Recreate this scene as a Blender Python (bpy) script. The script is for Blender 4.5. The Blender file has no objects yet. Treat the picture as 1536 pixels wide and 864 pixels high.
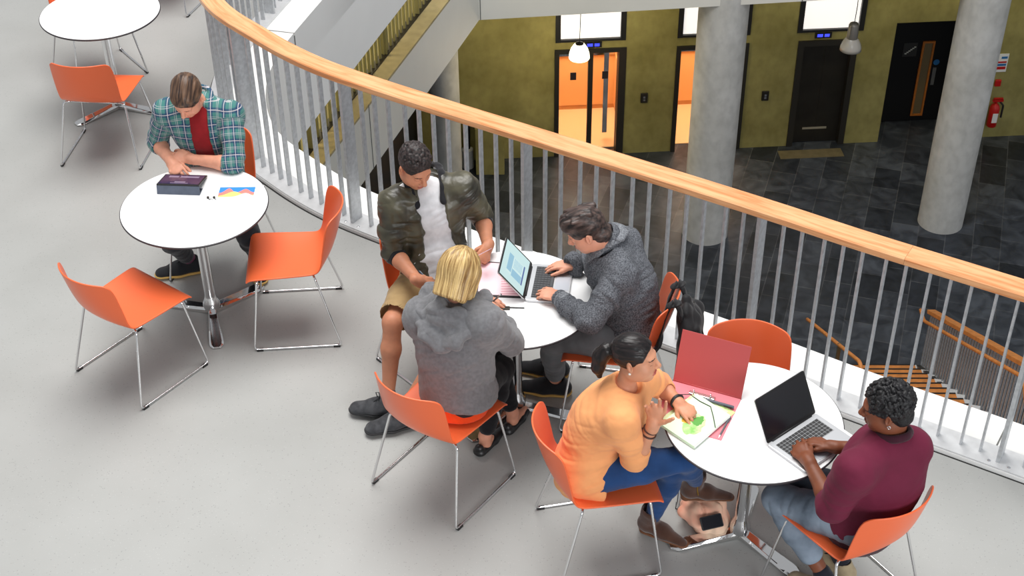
import bpy, bmesh, math, random
import numpy as np
from mathutils import Vector, Matrix

# ------------------------------------------------------------------ camera, sky, lights, exposure
SC = bpy.context.scene
COL = SC.collection
PI = math.pi
CAM_F, CAM_TH, CAM_ROLL, CAM_H = 2152.18, 0.64920, -0.0131, 5.1096      # focal length in pixels of a 1536 wide frame
_f = np.array([0, math.cos(CAM_TH), -math.sin(CAM_TH)]); _u = np.array([0, math.sin(CAM_TH), math.cos(CAM_TH)]); _r = np.array([1., 0, 0])
_c, _s = math.cos(CAM_ROLL), math.sin(CAM_ROLL)
CAM_R = np.array([_c*_r+_s*_u, -_s*_r+_c*_u, _f])
CAM_C = np.array([0, 0, CAM_H])
cam_data = bpy.data.cameras.new('camera'); cam = bpy.data.objects.new('camera', cam_data); COL.objects.link(cam)
cam_data.sensor_width = 36.0; cam_data.lens = CAM_F/1536*36.0; cam_data.clip_end = 200
M = Matrix.Identity(4)
for i in range(3):
    M[i][0] = CAM_R[0][i]; M[i][1] = CAM_R[1][i]; M[i][2] = -CAM_R[2][i]; M[i][3] = CAM_C[i]
cam.matrix_world = M
SC.camera = cam

world = bpy.data.worlds.new('daylight'); SC.world = world; world.use_nodes = True
wb = world.node_tree.nodes['Background']; wb.inputs[0].default_value = (0.93, 0.96, 1.0, 1); wb.inputs[1].default_value = 0.44

def lamp(name, kind, loc, energy, color=(1, 1, 1), size=1.0, size_y=None, target=None, spot=None):
    l = bpy.data.lights.new(name, kind); l.energy = energy; l.color = color
    if kind == 'AREA':
        l.size = size
        if size_y: l.shape = 'RECTANGLE'; l.size_y = size_y
    elif kind in ('POINT', 'SPOT'):
        l.shadow_soft_size = size
    if spot: l.spot_size = spot; l.spot_blend = 0.7
    o = bpy.data.objects.new(name, l); COL.objects.link(o); o.location = loc
    if target is not None:
        o.rotation_euler = (Vector(target)-Vector(loc)).to_track_quat('-Z', 'Y').to_euler()
    return o
# the atrium's glass roof
lamp('skylight', 'AREA', (-1.0, 8.5, 11.5), 1830, (1.0, 0.985, 0.96), 8.0, 8.0, (-0.2, 6.0, 0))
# unseen fill light added behind the camera to brighten the white fascia
lamp('front_fill', 'AREA', (4.5, -4.5, 4.3), 640, (0.97, 0.985, 1.0), 7.0, 3.0, (-1.0, 8.0, 0.3))

SC.view_settings.view_transform = 'Standard'; SC.view_settings.look = 'None'; SC.view_settings.gamma = 1
SC.view_settings.use_curve_mapping = False
SC.view_settings.exposure = 0.0

# ------------------------------------------------------------------ helpers
def at(px, py, z):
    """the point of the place at height z that was read off the photograph at (px, py)"""
    d = np.array([(px-768)/CAM_F, -(py-432)/CAM_F, 1.0]) @ CAM_R
    t = (z-CAM_H)/d[2]
    return CAM_C+t*d

def srgb(r, g, b):
    f = lambda c: (c/255/12.92 if c/255 <= 0.04045 else ((c/255+0.055)/1.055)**2.4)
    return (f(r), f(g), f(b), 1)

MATS = {}
def mat(name, color, rough=0.5, metal=0.0, spec=0.5, var=0.0, vscale=8.0, bump=0.0, bscale=60.0, sheen=0.0, color2=None, detail=4.0, emit=None, estr=0.0, sss=0.0):
    m = bpy.data.materials.new(name); m.use_nodes = True; nt = m.node_tree; N = nt.nodes; L = nt.links
    b = N['Principled BSDF']
    b.inputs['Base Color'].default_value = color; b.inputs['Roughness'].default_value = rough
    b.inputs['Metallic'].default_value = metal; b.inputs['Specular IOR Level'].default_value = spec
    if sheen: b.inputs['Sheen Weight'].default_value = sheen
    if sss:
        b.inputs['Subsurface Weight'].default_value = sss; b.inputs['Subsurface Radius'].default_value = (0.01, 0.004, 0.002); b.inputs['Subsurface Scale'].default_value = 0.5
    if emit: b.inputs['Emission Color'].default_value = emit; b.inputs['Emission Strength'].default_value = estr
    if var or bump or color2:
        tc = N.new('ShaderNodeTexCoord')
    if var or color2:
        n = N.new('ShaderNodeTexNoise'); n.inputs['Scale'].default_value = vscale; n.inputs['Detail'].default_value = detail
        L.new(tc.outputs['Object'], n.inputs['Vector'])
        mx = N.new('ShaderNodeMix'); mx.data_type = 'RGBA'
        c2 = color2 or tuple(max(0, c*(1-var)) for c in color[:3])+(1,)
        mx.inputs[6].default_value = color; mx.inputs[7].default_value = c2
        rp = N.new('ShaderNodeValToRGB'); rp.color_ramp.elements[0].position = 0.35; rp.color_ramp.elements[1].position = 0.65
        L.new(n.outputs['Fac'], rp.inputs['Fac']); L.new(rp.outputs['Color'], mx.inputs[0])
        L.new(mx.outputs[2], b.inputs['Base Color'])
    if bump:
        n2 = N.new('ShaderNodeTexNoise'); n2.inputs['Scale'].default_value = bscale; n2.inputs['Detail'].default_value = 3
        L.new(tc.outputs['Object'], n2.inputs['Vector'])
        bp = N.new('ShaderNodeBump'); bp.inputs['Strength'].default_value = bump; bp.inputs['Distance'].default_value = 0.01
        L.new(n2.outputs['Fac'], bp.inputs['Height']); L.new(bp.outputs['Normal'], b.inputs['Normal'])
    MATS[name] = m
    return m

def mesh_obj(name, verts, faces, material, parent=None, smooth=False, mats=None, fmat=None, loc=None):
    me = bpy.data.meshes.new(name)
    me.from_pydata([tuple(map(float, v)) for v in verts], [], [tuple(int(i) for i in f) for f in faces])
    if mats:
        for m in mats: me.materials.append(m)
        if fmat is not None: me.polygons.foreach_set('material_index', np.asarray(fmat, dtype=np.int32))
    elif material is not None: me.materials.append(material)
    if smooth: me.polygons.foreach_set('use_smooth', [True]*len(me.polygons))
    me.update()
    o = bpy.data.objects.new(name, me); COL.objects.link(o)
    if parent: o.parent = parent
    if loc is not None: o.location = loc
    return o

def tag(o, label=None, cat=None, group=None, kind=None):
    if label: o['label'] = label
    if cat: o['category'] = cat
    if group: o['group'] = group
    if kind: o['kind'] = kind
    return o

def thing(name, label, cat, loc=(0, 0, 0), rz=0.0, group=None):
    o = bpy.data.objects.new(name, None); COL.objects.link(o); o.empty_display_size = 0.1
    o.location = tuple(map(float, loc)); o.rotation_euler = (0, 0, rz)
    return tag(o, label, cat, group)

def dup(root, loc, rz, label, group=None):
    r = root.copy(); COL.objects.link(r); r.location = tuple(map(float, loc)); r.rotation_euler = (0, 0, rz); r['label'] = label
    if group: r['group'] = group
    for ch in list(root.children):
        c = ch.copy(); COL.objects.link(c); c.parent = r
        for g in list(ch.children):
            d = g.copy(); COL.objects.link(d); d.parent = c
    return r

class MB:
    """collects plain shapes into one mesh"""
    def __init__(s): s.v = []; s.f = []; s.m = []; s.cur = 0
    def add(s, vs, fs):
        o = len(s.v); s.v += [tuple(map(float, v)) for v in vs]; s.f += [tuple(o+i for i in f) for f in fs]; s.m += [s.cur]*len(fs); return s
    def box(s, c, h, R=None):
        c = np.array(c, float); R = np.eye(3) if R is None else np.array(R)   # rows of R: local axes
        vs = [c+R.T@(np.array([x, y, z])*np.array(h)) for x in (-1, 1) for y in (-1, 1) for z in (-1, 1)]
        return s.add(vs, [(0, 1, 3, 2), (4, 6, 7, 5), (0, 4, 5, 1), (2, 3, 7, 6), (0, 2, 6, 4), (1, 5, 7, 3)])
    def prism(s, poly, z0, z1):
        n = len(poly); vs = [(p[0], p[1], z0) for p in poly]+[(p[0], p[1], z1) for p in poly]
        return s.add(vs, [tuple(range(n-1, -1, -1)), tuple(range(n, 2*n))]+[(i, (i+1) % n, n+(i+1) % n, n+i) for i in range(n)])
    def tube(s, path, r, seg=10, closed=False, caps=True):
        P = [np.array(p, float) for p in path]; n = len(P); rs = r if hasattr(r, '__len__') else [r]*n
        T = []
        for i in range(n):
            a = P[(i-1) % n] if (i > 0 or closed) else P[i]; b = P[(i+1) % n] if (i < n-1 or closed) else P[i]
            t = b-a; T.append(t/(np.linalg.norm(t)+1e-12))
        nrm = np.cross(T[0], [0, 0, 1.0])
        if np.linalg.norm(nrm) < 1e-3: nrm = np.cross(T[0], [1.0, 0, 0])
        nrm /= np.linalg.norm(nrm); vs = []
        for i in range(n):
            nrm = nrm-T[i]*(nrm@T[i]); nrm /= np.linalg.norm(nrm); b = np.cross(T[i], nrm)
            vs += [P[i]+rs[i]*(math.cos(2*PI*k/seg)*nrm+math.sin(2*PI*k/seg)*b) for k in range(seg)]
        fs = []
        for i in range(n if closed else n-1):
            j = (i+1) % n
            fs += [(i*seg+k, i*seg+(k+1) % seg, j*seg+(k+1) % seg, j*seg+k) for k in range(seg)]
        if caps and not closed: fs += [tuple(range(seg-1, -1, -1)), tuple(range((n-1)*seg, n*seg))]
        return s.add(vs, fs)
    def lathe(s, prof, c=(0, 0, 0), seg=32, caps=True):
        vs = [(c[0]+r*math.cos(2*PI*k/seg), c[1]+r*math.sin(2*PI*k/seg), c[2]+z) for r, z in prof for k in range(seg)]
        n = len(prof); fs = [(i*seg+k, i*seg+(k+1) % seg, (i+1)*seg+(k+1) % seg, (i+1)*seg+k) for i in range(n-1) for k in range(seg)]
        if caps: fs += [tuple(range(seg-1, -1, -1)), tuple(range((n-1)*seg, n*seg))]
        return s.add(vs, fs)
    def grid(s, G):
        """G[i][j] points"""
        a, b = len(G), len(G[0]); vs = [p for row in G for p in row]
        return s.add(vs, [(i*b+j, i*b+j+1, (i+1)*b+j+1, (i+1)*b+j) for i in range(a-1) for j in range(b-1)])
    def obj(s, name, material, parent=None, smooth=False, bevel=0.0, solid=0.0, subsurf=0, mats=None, angle=None, loc=None, seg=2):
        o = mesh_obj(name, s.v, s.f, material, parent, smooth, mats, s.m if mats else None, loc)
        if solid: md = o.modifiers.new('solid', 'SOLIDIFY'); md.thickness = solid; md.offset = 0
        if bevel: md = o.modifiers.new('bevel', 'BEVEL'); md.width = bevel; md.segments = seg; md.limit_method = 'ANGLE'; md.angle_limit = 0.7
        if subsurf: md = o.modifiers.new('subsurf', 'SUBSURF'); md.levels = subsurf; md.render_levels = subsurf
        if angle: md = o.modifiers.new('split', 'EDGE_SPLIT'); md.split_angle = angle
        return o

def fillet(path, r, n=5):
    P = [np.array(p, float) for p in path]; out = [P[0]]
    for i in range(1, len(P)-1):
        a = P[i-1]-P[i]; b = P[i+1]-P[i]; la, lb = np.linalg.norm(a), np.linalg.norm(b); rr = min(r, la*0.45, lb*0.45)
        A = P[i]+a/la*rr; B = P[i]+b/lb*rr
        for k in range(n+1):
            t = k/n; out.append((1-t)**2*A+2*t*(1-t)*P[i]+t*t*B)
    out.append(P[-1]); return out

def spline(pts, step):
    P = np.array(pts, float); P = np.vstack([2*P[0]-P[1], P, 2*P[-1]-P[-2]]); out = []
    for i in range(1, len(P)-2):
        for t in np.linspace(0, 1, 24, endpoint=False):
            p0, p1, p2, p3 = P[i-1:i+3]
            out.append(0.5*(2*p1+(p2-p0)*t+(2*p0-5*p1+4*p2-p3)*t*t+(3*p1-p0-3*p2+p3)*t**3))
    out.append(P[-2]); out = np.array(out)
    d = np.r_[0, np.cumsum(np.linalg.norm(np.diff(out, axis=0), axis=1))]
    s = np.arange(0, d[-1], step); out = np.stack([np.interp(s, d, out[:, k]) for k in range(out.shape[1])], 1)
    for _ in range(110): out[1:-1] = 0.25*out[:-2]+0.5*out[1:-1]+0.25*out[2:]
    return out

def offset2d(P, d):
    T = np.gradient(P, axis=0); T /= np.linalg.norm(T, axis=1)[:, None]
    return P+d*np.stack([-T[:, 1], T[:, 0]], 1)        # left of travel

# ------------------------------------------------------------------ materials
def node_mat(name):
    m = bpy.data.materials.new(name); m.use_nodes = True; MATS[name] = m
    return m, m.node_tree.nodes, m.node_tree.links, m.node_tree.nodes['Principled BSDF']

def floor_material():
    m, N, L, b = node_mat('grey_vinyl')
    tc = N.new('ShaderNodeTexCoord')
    big = N.new('ShaderNodeTexNoise'); big.inputs['Scale'].default_value = 1.3; big.inputs['Detail'].default_value = 5
    vor = N.new('ShaderNodeTexVoronoi'); vor.inputs['Scale'].default_value = 120
    r1 = N.new('ShaderNodeValToRGB'); r1.color_ramp.elements[0].color = (0.355, 0.357, 0.343, 1); r1.color_ramp.elements[1].color = (0.405, 0.408, 0.395, 1)
    r1.color_ramp.elements[0].position = 0.3; r1.color_ramp.elements[1].position = 0.7
    cell = N.new('ShaderNodeSeparateColor')
    r2 = N.new('ShaderNodeValToRGB'); r2.color_ramp.interpolation = 'CONSTANT'
    e = r2.color_ramp.elements; e[0].position = 0; e[0].color = (0.78, 0.78, 0.78, 1); e[1].position = 0.06; e[1].color = (1, 1, 1, 1)
    e2 = e.new(0.93); e2.color = (1.10, 1.10, 1.10, 1)
    d = N.new('ShaderNodeMath'); d.operation = 'LESS_THAN'; d.inputs[1].default_value = 0.35
    mixd = N.new('ShaderNodeMix'); mixd.data_type = 'RGBA'; mixd.inputs[6].default_value = (1, 1, 1, 1)
    mul = N.new('ShaderNodeMix'); mul.data_type = 'RGBA'; mul.blend_type = 'MULTIPLY'; mul.inputs[0].default_value = 1
    L.new(tc.outputs['Object'], big.inputs['Vector']); L.new(tc.outputs['Object'], vor.inputs['Vector'])
    L.new(big.outputs['Fac'], r1.inputs['Fac']); L.new(vor.outputs['Color'], cell.inputs['Color']); L.new(cell.outputs[0], r2.inputs['Fac'])
    L.new(vor.outputs['Distance'], d.inputs[0]); L.new(d.outputs[0], mixd.inputs[0]); L.new(r2.outputs['Color'], mixd.inputs[7])
    L.new(r1.outputs['Color'], mul.inputs[6]); L.new(mixd.outputs[2], mul.inputs[7]); L.new(mul.outputs[2], b.inputs['Base Color'])
    b.inputs['Roughness'].default_value = 0.42; b.inputs['Specular IOR Level'].default_value = 0.35
    return m

def slate_material():
    m, N, L, b = node_mat('slate_tiles')
    tc = N.new('ShaderNodeTexCoord'); mp = N.new('ShaderNodeMapping'); mp.inputs['Rotation'].default_value = (0, 0, -math.radians(90-17.9))
    br = N.new('ShaderNodeTexBrick'); br.inputs['Scale'].default_value = 1.0; br.inputs['Brick Width'].default_value = 0.62; br.inputs['Row Height'].default_value = 0.42
    br.inputs['Mortar Size'].default_value = 0.006; br.inputs['Color1'].default_value = (0.018, 0.022, 0.030, 1); br.inputs['Color2'].default_value = (0.064, 0.074, 0.092, 1)
    br.inputs['Mortar'].default_value = (0.085, 0.09, 0.10, 1); br.offset = 0.43; br.offset_frequency = 2
    n = N.new('ShaderNodeTexNoise'); n.inputs['Scale'].default_value = 3.2; n.inputs['Detail'].default_value = 8; n.inputs['Distortion'].default_value = 1.2
    r = N.new('ShaderNodeValToRGB'); r.color_ramp.elements[0].position = 0.35; r.color_ramp.elements[0].color = (0.6, 0.6, 0.62, 1); r.color_ramp.elements[1].position = 0.68; r.color_ramp.elements[1].color = (1.5, 1.48, 1.45, 1)
    mul = N.new('ShaderNodeMix'); mul.data_type = 'RGBA'; mul.blend_type = 'MULTIPLY'; mul.inputs[0].default_value = 1
    L.new(tc.outputs['Object'], mp.inputs['Vector']); L.new(mp.outputs[0], br.inputs['Vector']); L.new(tc.outputs['Object'], n.inputs['Vector'])
    L.new(n.outputs['Fac'], r.inputs['Fac']); L.new(br.outputs['Color'], mul.inputs[6]); L.new(r.outputs['Color'], mul.inputs[7]); L.new(mul.outputs[2], b.inputs['Base Color'])
    b.inputs['Roughness'].default_value = 0.38; b.inputs['Specular IOR Level'].default_value = 0.4
    bp = N.new('ShaderNodeBump'); bp.inputs['Strength'].default_value = 0.25; bp.inputs['Distance'].default_value = 0.01
    L.new(n.outputs['Fac'], bp.inputs['Height']); L.new(bp.outputs['Normal'], b.inputs['Normal'])
    return m

def concrete_material(name, c1, c2, board=True):
    m, N, L, b = node_mat(name)
    tc = N.new('ShaderNodeTexCoord')
    n = N.new('ShaderNodeTexNoise'); n.inputs['Scale'].default_value = 1.6; n.inputs['Detail'].default_value = 7
    r = N.new('ShaderNodeValToRGB'); r.color_ramp.elements[0].position = 0.32; r.color_ramp.elements[0].color = c1; r.color_ramp.elements[1].position = 0.7; r.color_ramp.elements[1].color = c2
    L.new(tc.outputs['Object'], n.inputs['Vector']); L.new(n.outputs['Fac'], r.inputs['Fac'])
    n2 = N.new('ShaderNodeTexNoise'); n2.inputs['Scale'].default_value = 9; n2.inputs['Detail'].default_value = 6
    mp = N.new('ShaderNodeMapping'); mp.inputs['Scale'].default_value = (1, 1, 0.7)
    L.new(tc.outputs['Object'], mp.inputs['Vector']); L.new(mp.outputs[0], n2.inputs['Vector'])
    r2 = N.new('ShaderNodeValToRGB'); r2.color_ramp.elements[0].position = 0.3; r2.color_ramp.elements[0].color = (0.88, 0.88, 0.88, 1); r2.color_ramp.elements[1].position = 0.6; r2.color_ramp.elements[1].color = (1.05, 1.05, 1.05, 1)
    mul = N.new('ShaderNodeMix'); mul.data_type = 'RGBA'; mul.blend_type = 'MULTIPLY'; mul.inputs[0].default_value = 1
    L.new(n2.outputs['Fac'], r2.inputs['Fac']); L.new(r.outputs['Color'], mul.inputs[6]); L.new(r2.outputs['Color'], mul.inputs[7])
    L.new(mul.outputs[2], b.inputs['Base Color']); b.inputs['Roughness'].default_value = 0.75; b.inputs['Specular IOR Level'].default_value = 0.25
    return m

def wood_material(name, c1, c2, scale=(1.0, 14.0, 14.0), uv=True, rough=0.38):
    m, N, L, b = node_mat(name)
    tc = N.new('ShaderNodeTexCoord'); mp = N.new('ShaderNodeMapping'); mp.inputs['Scale'].default_value = scale
    n = N.new('ShaderNodeTexNoise'); n.inputs['Scale'].default_value = 2.2; n.inputs['Detail'].default_value = 8; n.inputs['Distortion'].default_value = 0.8
    n3 = N.new('ShaderNodeTexNoise'); n3.inputs['Scale'].default_value = 9; n3.inputs['Detail'].default_value = 4
    L.new(tc.outputs['UV' if uv else 'Object'], mp.inputs['Vector']); L.new(mp.outputs[0], n.inputs['Vector']); L.new(mp.outputs[0], n3.inputs['Vector'])
    ad = N.new('ShaderNodeMath'); ad.operation = 'MULTIPLY_ADD'; ad.inputs[1].default_value = 0.35
    L.new(n3.outputs['Fac'], ad.inputs[0]); L.new(n.outputs['Fac'], ad.inputs[2])
    r = N.new('ShaderNodeValToRGB'); r.color_ramp.elements[0].position = 0.5; r.color_ramp.elements[0].color = c1; r.color_ramp.elements[1].position = 0.78; r.color_ramp.elements[1].color = c2
    L.new(ad.outputs[0], r.inputs['Fac']); L.new(r.outputs['Color'], b.inputs['Base Color'])
    b.inputs['Roughness'].default_value = rough; b.inputs['Specular IOR Level'].default_value = 0.4
    return m

FLOOR = floor_material(); SLATE = slate_material()
OLIVE = concrete_material('lamp_tinted_concrete', (0.25, 0.22, 0.075, 1), (0.37, 0.33, 0.125, 1))  # grey concrete with part of the yellow lamplight put into its colour
PALE_CONC = concrete_material('pale_concrete', (0.50, 0.50, 0.475, 1), (0.62, 0.62, 0.60, 1))
OAK = wood_material('handrail_oak', srgb(204, 134, 84), srgb(228, 174, 126))
OAK_LOW = mat('stair_oak', srgb(222, 142, 72), 0.5, var=0.25, vscale=14)
WHITE = mat('white_paint', (0.87, 0.87, 0.85, 1), 0.55, var=0.03, vscale=2)
CREAM = mat('cream_paint', (0.82, 0.81, 0.74, 1), 0.6, var=0.04, vscale=1.5)
GALV = mat('galvanised_steel', (0.60, 0.62, 0.64, 1), 0.45, 0.55, var=0.18, vscale=40)
PLATE = mat('kerb_plate_steel', (0.74, 0.745, 0.75, 1), 0.42, 0.25, var=0.08, vscale=25)
CHROME = mat('chrome', (0.78, 0.78, 0.79, 1), 0.09, 1.0)
POLISHED = mat('polished_aluminium', (0.80, 0.79, 0.78, 1), 0.07, 1.0)
ORANGE = mat('orange_plastic', srgb(236, 108, 62), 0.33, spec=0.45)
TABLE = mat('white_laminate', (0.88, 0.88, 0.88, 1), 0.35)
EDGE = mat('black_edge', (0.025, 0.02, 0.025, 1), 0.4)
BLACK = mat('black_plastic', (0.012, 0.012, 0.013, 1), 0.45)
DARK = mat('dark_gap', (0.02, 0.02, 0.02, 1), 0.8)
DKFRAME = mat('dark_bronze_frame', (0.030, 0.027, 0.022, 1), 0.5, 0.3)
PAPER = mat('white_paper', (0.86, 0.86, 0.86, 1), 0.7)
STEEL_DK = mat('brushed_dark_steel', (0.045, 0.04, 0.033, 1), 0.38, 0.6, var=0.2, vscale=3)
GLASS = mat('clear_glass', (1, 1, 1, 1), 0.02); GLASS.node_tree.nodes['Principled BSDF'].inputs['Transmission Weight'].default_value = 1.0; GLASS.node_tree.nodes['Principled BSDF'].inputs['IOR'].default_value = 1.1

def structure(o): o['kind'] = 'structure'; return o

# ------------------------------------------------------------------ deck, kerb, fascia
RAIL = spline([(-0.55, 14.8), (-1.30, 12.28), (-1.93, 10.14), (-2.05, 9.6), (-2.07, 9.1), (-1.96, 8.56), (-1.76, 8.19), (-1.6, 8.03), (-1.475, 7.875), (-1.34, 7.73),
               (-1.11, 7.52), (-.86, 7.345), (-.316, 6.99), (.09, 6.735), (1.27, 5.985), (1.70, 5.695), (2.375, 5.275), (3.4, 4.63), (6.2, 2.85)], 0.02)
# travel runs from the far end to the near right: the deck lies on the right hand side, the void on the left
k_in = offset2d(RAIL, -0.10); k_gap = offset2d(RAIL, -0.085); k_out = offset2d(RAIL, 0.31)
TOP1 = -0.87
m = MB(); m.prism([tuple(p) for p in k_in[::2]]+[(6.2, -3), (-8, -3), (-8, 14.8)], -0.3, 0.0)
structure(m.obj('floor', FLOOR))
m = MB(); m.prism([tuple(p) for p in k_in[::2]]+[tuple(p) for p in k_gap[::-2]], -0.25, -0.004)
structure(m.obj('trim_1', DARK))
m = MB(); m.prism([tuple(p) for p in k_gap[::2]]+[tuple(p) for p in k_out[::-2]], -0.3, 0.02)
kerb = structure(m.obj('trim_2', WHITE))
m = MB()
m.grid([[(p[0], p[1], z) for z in (0.019, TOP1)] for p in k_out[::2]])
soff = offset2d(RAIL, 0.02)
m.grid([[(a[0], a[1], TOP1), (b[0], b[1], TOP1)] for a, b in zip(k_out[::2], k_in[::2])])
structure(m.obj('trim_3', WHITE, smooth=False))
m = MB(); m.prism([tuple(p) for p in k_in[::2]]+[(6.2, -3), (-8, -3), (-8, 14.8)], TOP1, TOP1+0.1)
structure(m.obj('ceiling', CREAM))
# panel joints of the white kerb and fascia
m = MB()
arc = np.r_[0, np.cumsum(np.linalg.norm(np.diff(RAIL, axis=0), axis=1))]
def arc_at(p): return arc[np.argmin(np.linalg.norm(RAIL-np.array(p), axis=1))]
def rail_pt(s):
    i = int(np.clip(np.searchsorted(arc, s), 1, len(arc)-2)); t = RAIL[i+1]-RAIL[i-1]; t = t/np.linalg.norm(t)
    return RAIL[i], t
for p in ((-1.93, 10.05), (-0.62, 7.18), (2.42, 5.24)):
    q, t = rail_pt(arc_at(p)); n = np.array([-t[1], t[0]])
    a = q-0.0*n; b = q+0.313*n
    R = np.array([[n[0], n[1], 0], [-n[1], n[0], 0], [0, 0, 1]])
    m.box((*(a+b)/2, 0.0195), (0.157, 0.004, 0.0022), R); m.box((*b, TOP1/2), (0.0025, 0.004, -TOP1/2), R)
structure(m.obj('trim_4', mat('panel_joint', (0.16, 0.16, 0.15, 1), 0.8)))

# ------------------------------------------------------------------ the curved balustrade
rail_root = thing('railing', 'long curved balustrade with broad oak handrail and grey steel balusters along the deck edge', 'railing', (*RAIL[len(RAIL)//2], 0.02))
def local(o):  # keep world coordinates under a root that has moved
    o.matrix_parent_inverse = o.parent.matrix_world.inverted() if False else Matrix.Translation(-Vector(o.parent.location)); return o
def sweep(P2, prof, smooth=True):
    """sweep a closed (offset, z) profile along a plan curve; returns verts, faces, uvs per loop"""
    n = len(prof); T = np.gradient(P2, axis=0); T /= np.linalg.norm(T, axis=1)[:, None]; Nn = np.stack([-T[:, 1], T[:, 0]], 1)
    s = np.r_[0, np.cumsum(np.linalg.norm(np.diff(P2, axis=0), axis=1))]
    vs = [(p[0]+u*nn[0], p[1]+u*nn[1], z) for p, nn in zip(P2, Nn) for u, z in prof]
    per = np.r_[0, np.cumsum([math.hypot(prof[(k+1) % n][0]-prof[k][0], prof[(k+1) % n][1]-prof[k][1]) for k in range(n)])]
    fs, uv = [], []
    for i in range(len(P2)-1):
        for k in range(n):
            fs.append((i*n+k, i*n+(k+1) % n, (i+1)*n+(k+1) % n, (i+1)*n+k)); uv += [(s[i], per[k]), (s[i], per[k+1]), (s[i+1], per[k+1]), (s[i+1], per[k])]
    fs.append(tuple(range(n-1, -1, -1))); uv += [(s[0], q[0]) for q in prof]
    fs.append(tuple((len(P2)-1)*n+k for k in range(n))); uv += [(s[-1], q[0]) for q in prof]
    return vs, fs, uv
def sweep_obj(name, P2, prof, material, parent=None, uvoff=0.0):
    vs, fs, uv = sweep(P2, prof); o = mesh_obj(name, vs, fs, material, parent)
    lay = o.data.uv_layers.new(name='UVMap'); lay.data.foreach_set('uv', (np.array(uv)+np.array([uvoff, uvoff*0.37])).astype(np.float32).ravel())
    return o
hp = [(-.060, 1.030), (.060, 1.030), (.066, 1.036), (.066, 1.066), (.060, 1.072), (-.060, 1.072), (-.066, 1.066), (-.066, 1.036)]
joints = [0.0]+[arc_at(p) for p in ((-1.95, 10.0), (1.905, 5.57))]+[arc[-1]]
for i in range(len(joints)-1):
    sa = np.r_[joints[i]+.0006, arc[(arc > joints[i]+0.004) & (arc < joints[i+1]-0.004)], joints[i+1]-.0006]
    sel = np.stack([np.interp(sa, arc, RAIL[:, k]) for k in (0, 1)], 1)
    local(sweep_obj('handrail', sel, hp, OAK, rail_root, uvoff=i*3.7))
local(sweep_obj('top_bar', RAIL, [(-.022, 1.018), (.022, 1.018), (.022, 1.0305), (-.022, 1.0305)], GALV, rail_root))
local(sweep_obj('base_plate', RAIL, [(-.083, .0195), (.075, .0195), (.075, .031), (-.083, .031)], PLATE, rail_root))
def bar_mesh(hx, hy, h):
    b = MB(); b.box((0, 0, h/2), (hx, hy, h/2)); return b
def rail_bar(name, s, hx, hy, proto):
    q, t = rail_pt(s)
    if proto is None:
        o = bar_mesh(hx, hy, 0.99).obj(name, GALV, rail_root)
    else:
        o = proto.copy(); COL.objects.link(o); o.parent = rail_root
    o.matrix_parent_inverse = Matrix.Translation(-Vector(rail_root.location))
    o.location = (q[0], q[1], 0.03); o.rotation_euler = (0, 0, math.atan2(t[1], t[0])); return o
post_s = [arc_at(p) for p in ((-1.42, 11.9), (-1.86, 10.30), (-2.06, 9.16), (-1.71, 8.14), (-.96, 7.42), (.09, 6.735), (1.27, 5.985), (2.445, 5.23), (3.62, 4.49))]
post0 = bal0 = None
for s in post_s: post0 = rail_bar('post', s, 0.010, 0.046, post0) if post0 is None else (rail_bar('post', s, 0, 0, post0), post0)[1]
nb = 0
for a, b in zip(post_s[:-1], post_s[1:]):
    n = int(round((b-a)/0.108))
    for k in range(1, n):
        o = rail_bar('baluster', a+(b-a)*k/n, 0.0055, 0.0155, bal0); bal0 = bal0 or o; nb += 1
# fixing bolts on the base plate near the posts
for s in post_s[4:8]:
    for ds in (-0.05, 0.05):
        q, t = rail_pt(s+ds); n = np.array([-t[1], t[0]]); q = q-0.055*n
        b = MB(); b.lathe([(0.009, 0), (0.009, 0.004), (0.006, 0.006)], (q[0], q[1], 0.031), 10); local(b.obj('bolt', CHROME, rail_root))

# ------------------------------------------------------------------ the level below and its balustrade
Z1, Z1B, Z0 = -3.05, -3.90, -8.0
def unit(az): a = math.radians(az); return np.array([math.sin(a), math.cos(a)])
cornr = at(716, 30, Z1B)[:2]
dl, dfr = unit(17.6), unit(84.4)
cornr = np.array([-.405, 17.99])
nl = np.array([-dl[1], dl[0]])                       # to the left of the left edge
e0, e1 = cornr-dl*11.0, cornr
far_r = cornr+dfr*13.0
back_n = np.array([-0.06, 0.998])
poly1 = [tuple(e0), tuple(e1), tuple(far_r), tuple(far_r+back_n*6), tuple(e1+np.array([-3.2, 6])), tuple(e0+nl*3.2)]
m = MB(); m.prism(poly1, Z1B, Z1-0.03)
structure(m.obj('trim_5', CREAM))
# its raised kerb: left side, and across the front
def strip(a, b, n, w0, w1, z0, z1, name, material, kind=True):
    b_ = MB(); b_.prism([tuple(a+n*w0), tuple(b+n*w0), tuple(b+n*w1), tuple(a+n*w1)], z0, z1); o = b_.obj(name, material)
    return structure(o) if kind else o
BEIGE = concrete_material('beige_screed', (0.40, 0.33, 0.17, 1), (0.50, 0.42, 0.24, 1))
nf = np.array([-dfr[1], dfr[0]])
strip(e0, e1, nl, 0.0, 0.215, Z1-0.03, Z1, 'trim_6', BEIGE)
strip(e1, far_r, nf, 0.0, 0.30, Z1-0.03, Z1, 'trim_7', CREAM)
m = MB(); m.prism([tuple(e0+nl*0.215), tuple(e1+nl*0.215), tuple(e1+nl*3.2), tuple(e0+nl*3.2)], Z1-0.03, Z1-0.01); structure(m.obj('floor', mat('mezzanine_floor', (0.26, 0.23, 0.10, 1), 0.6, var=0.2, vscale=2)))
w = e1+nl*2.2
strip(e0, e1+dl*4, nl, 2.2, 2.4, Z1-0.02, TOP1+0.02, 'wall_left', OLIVE)
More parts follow.
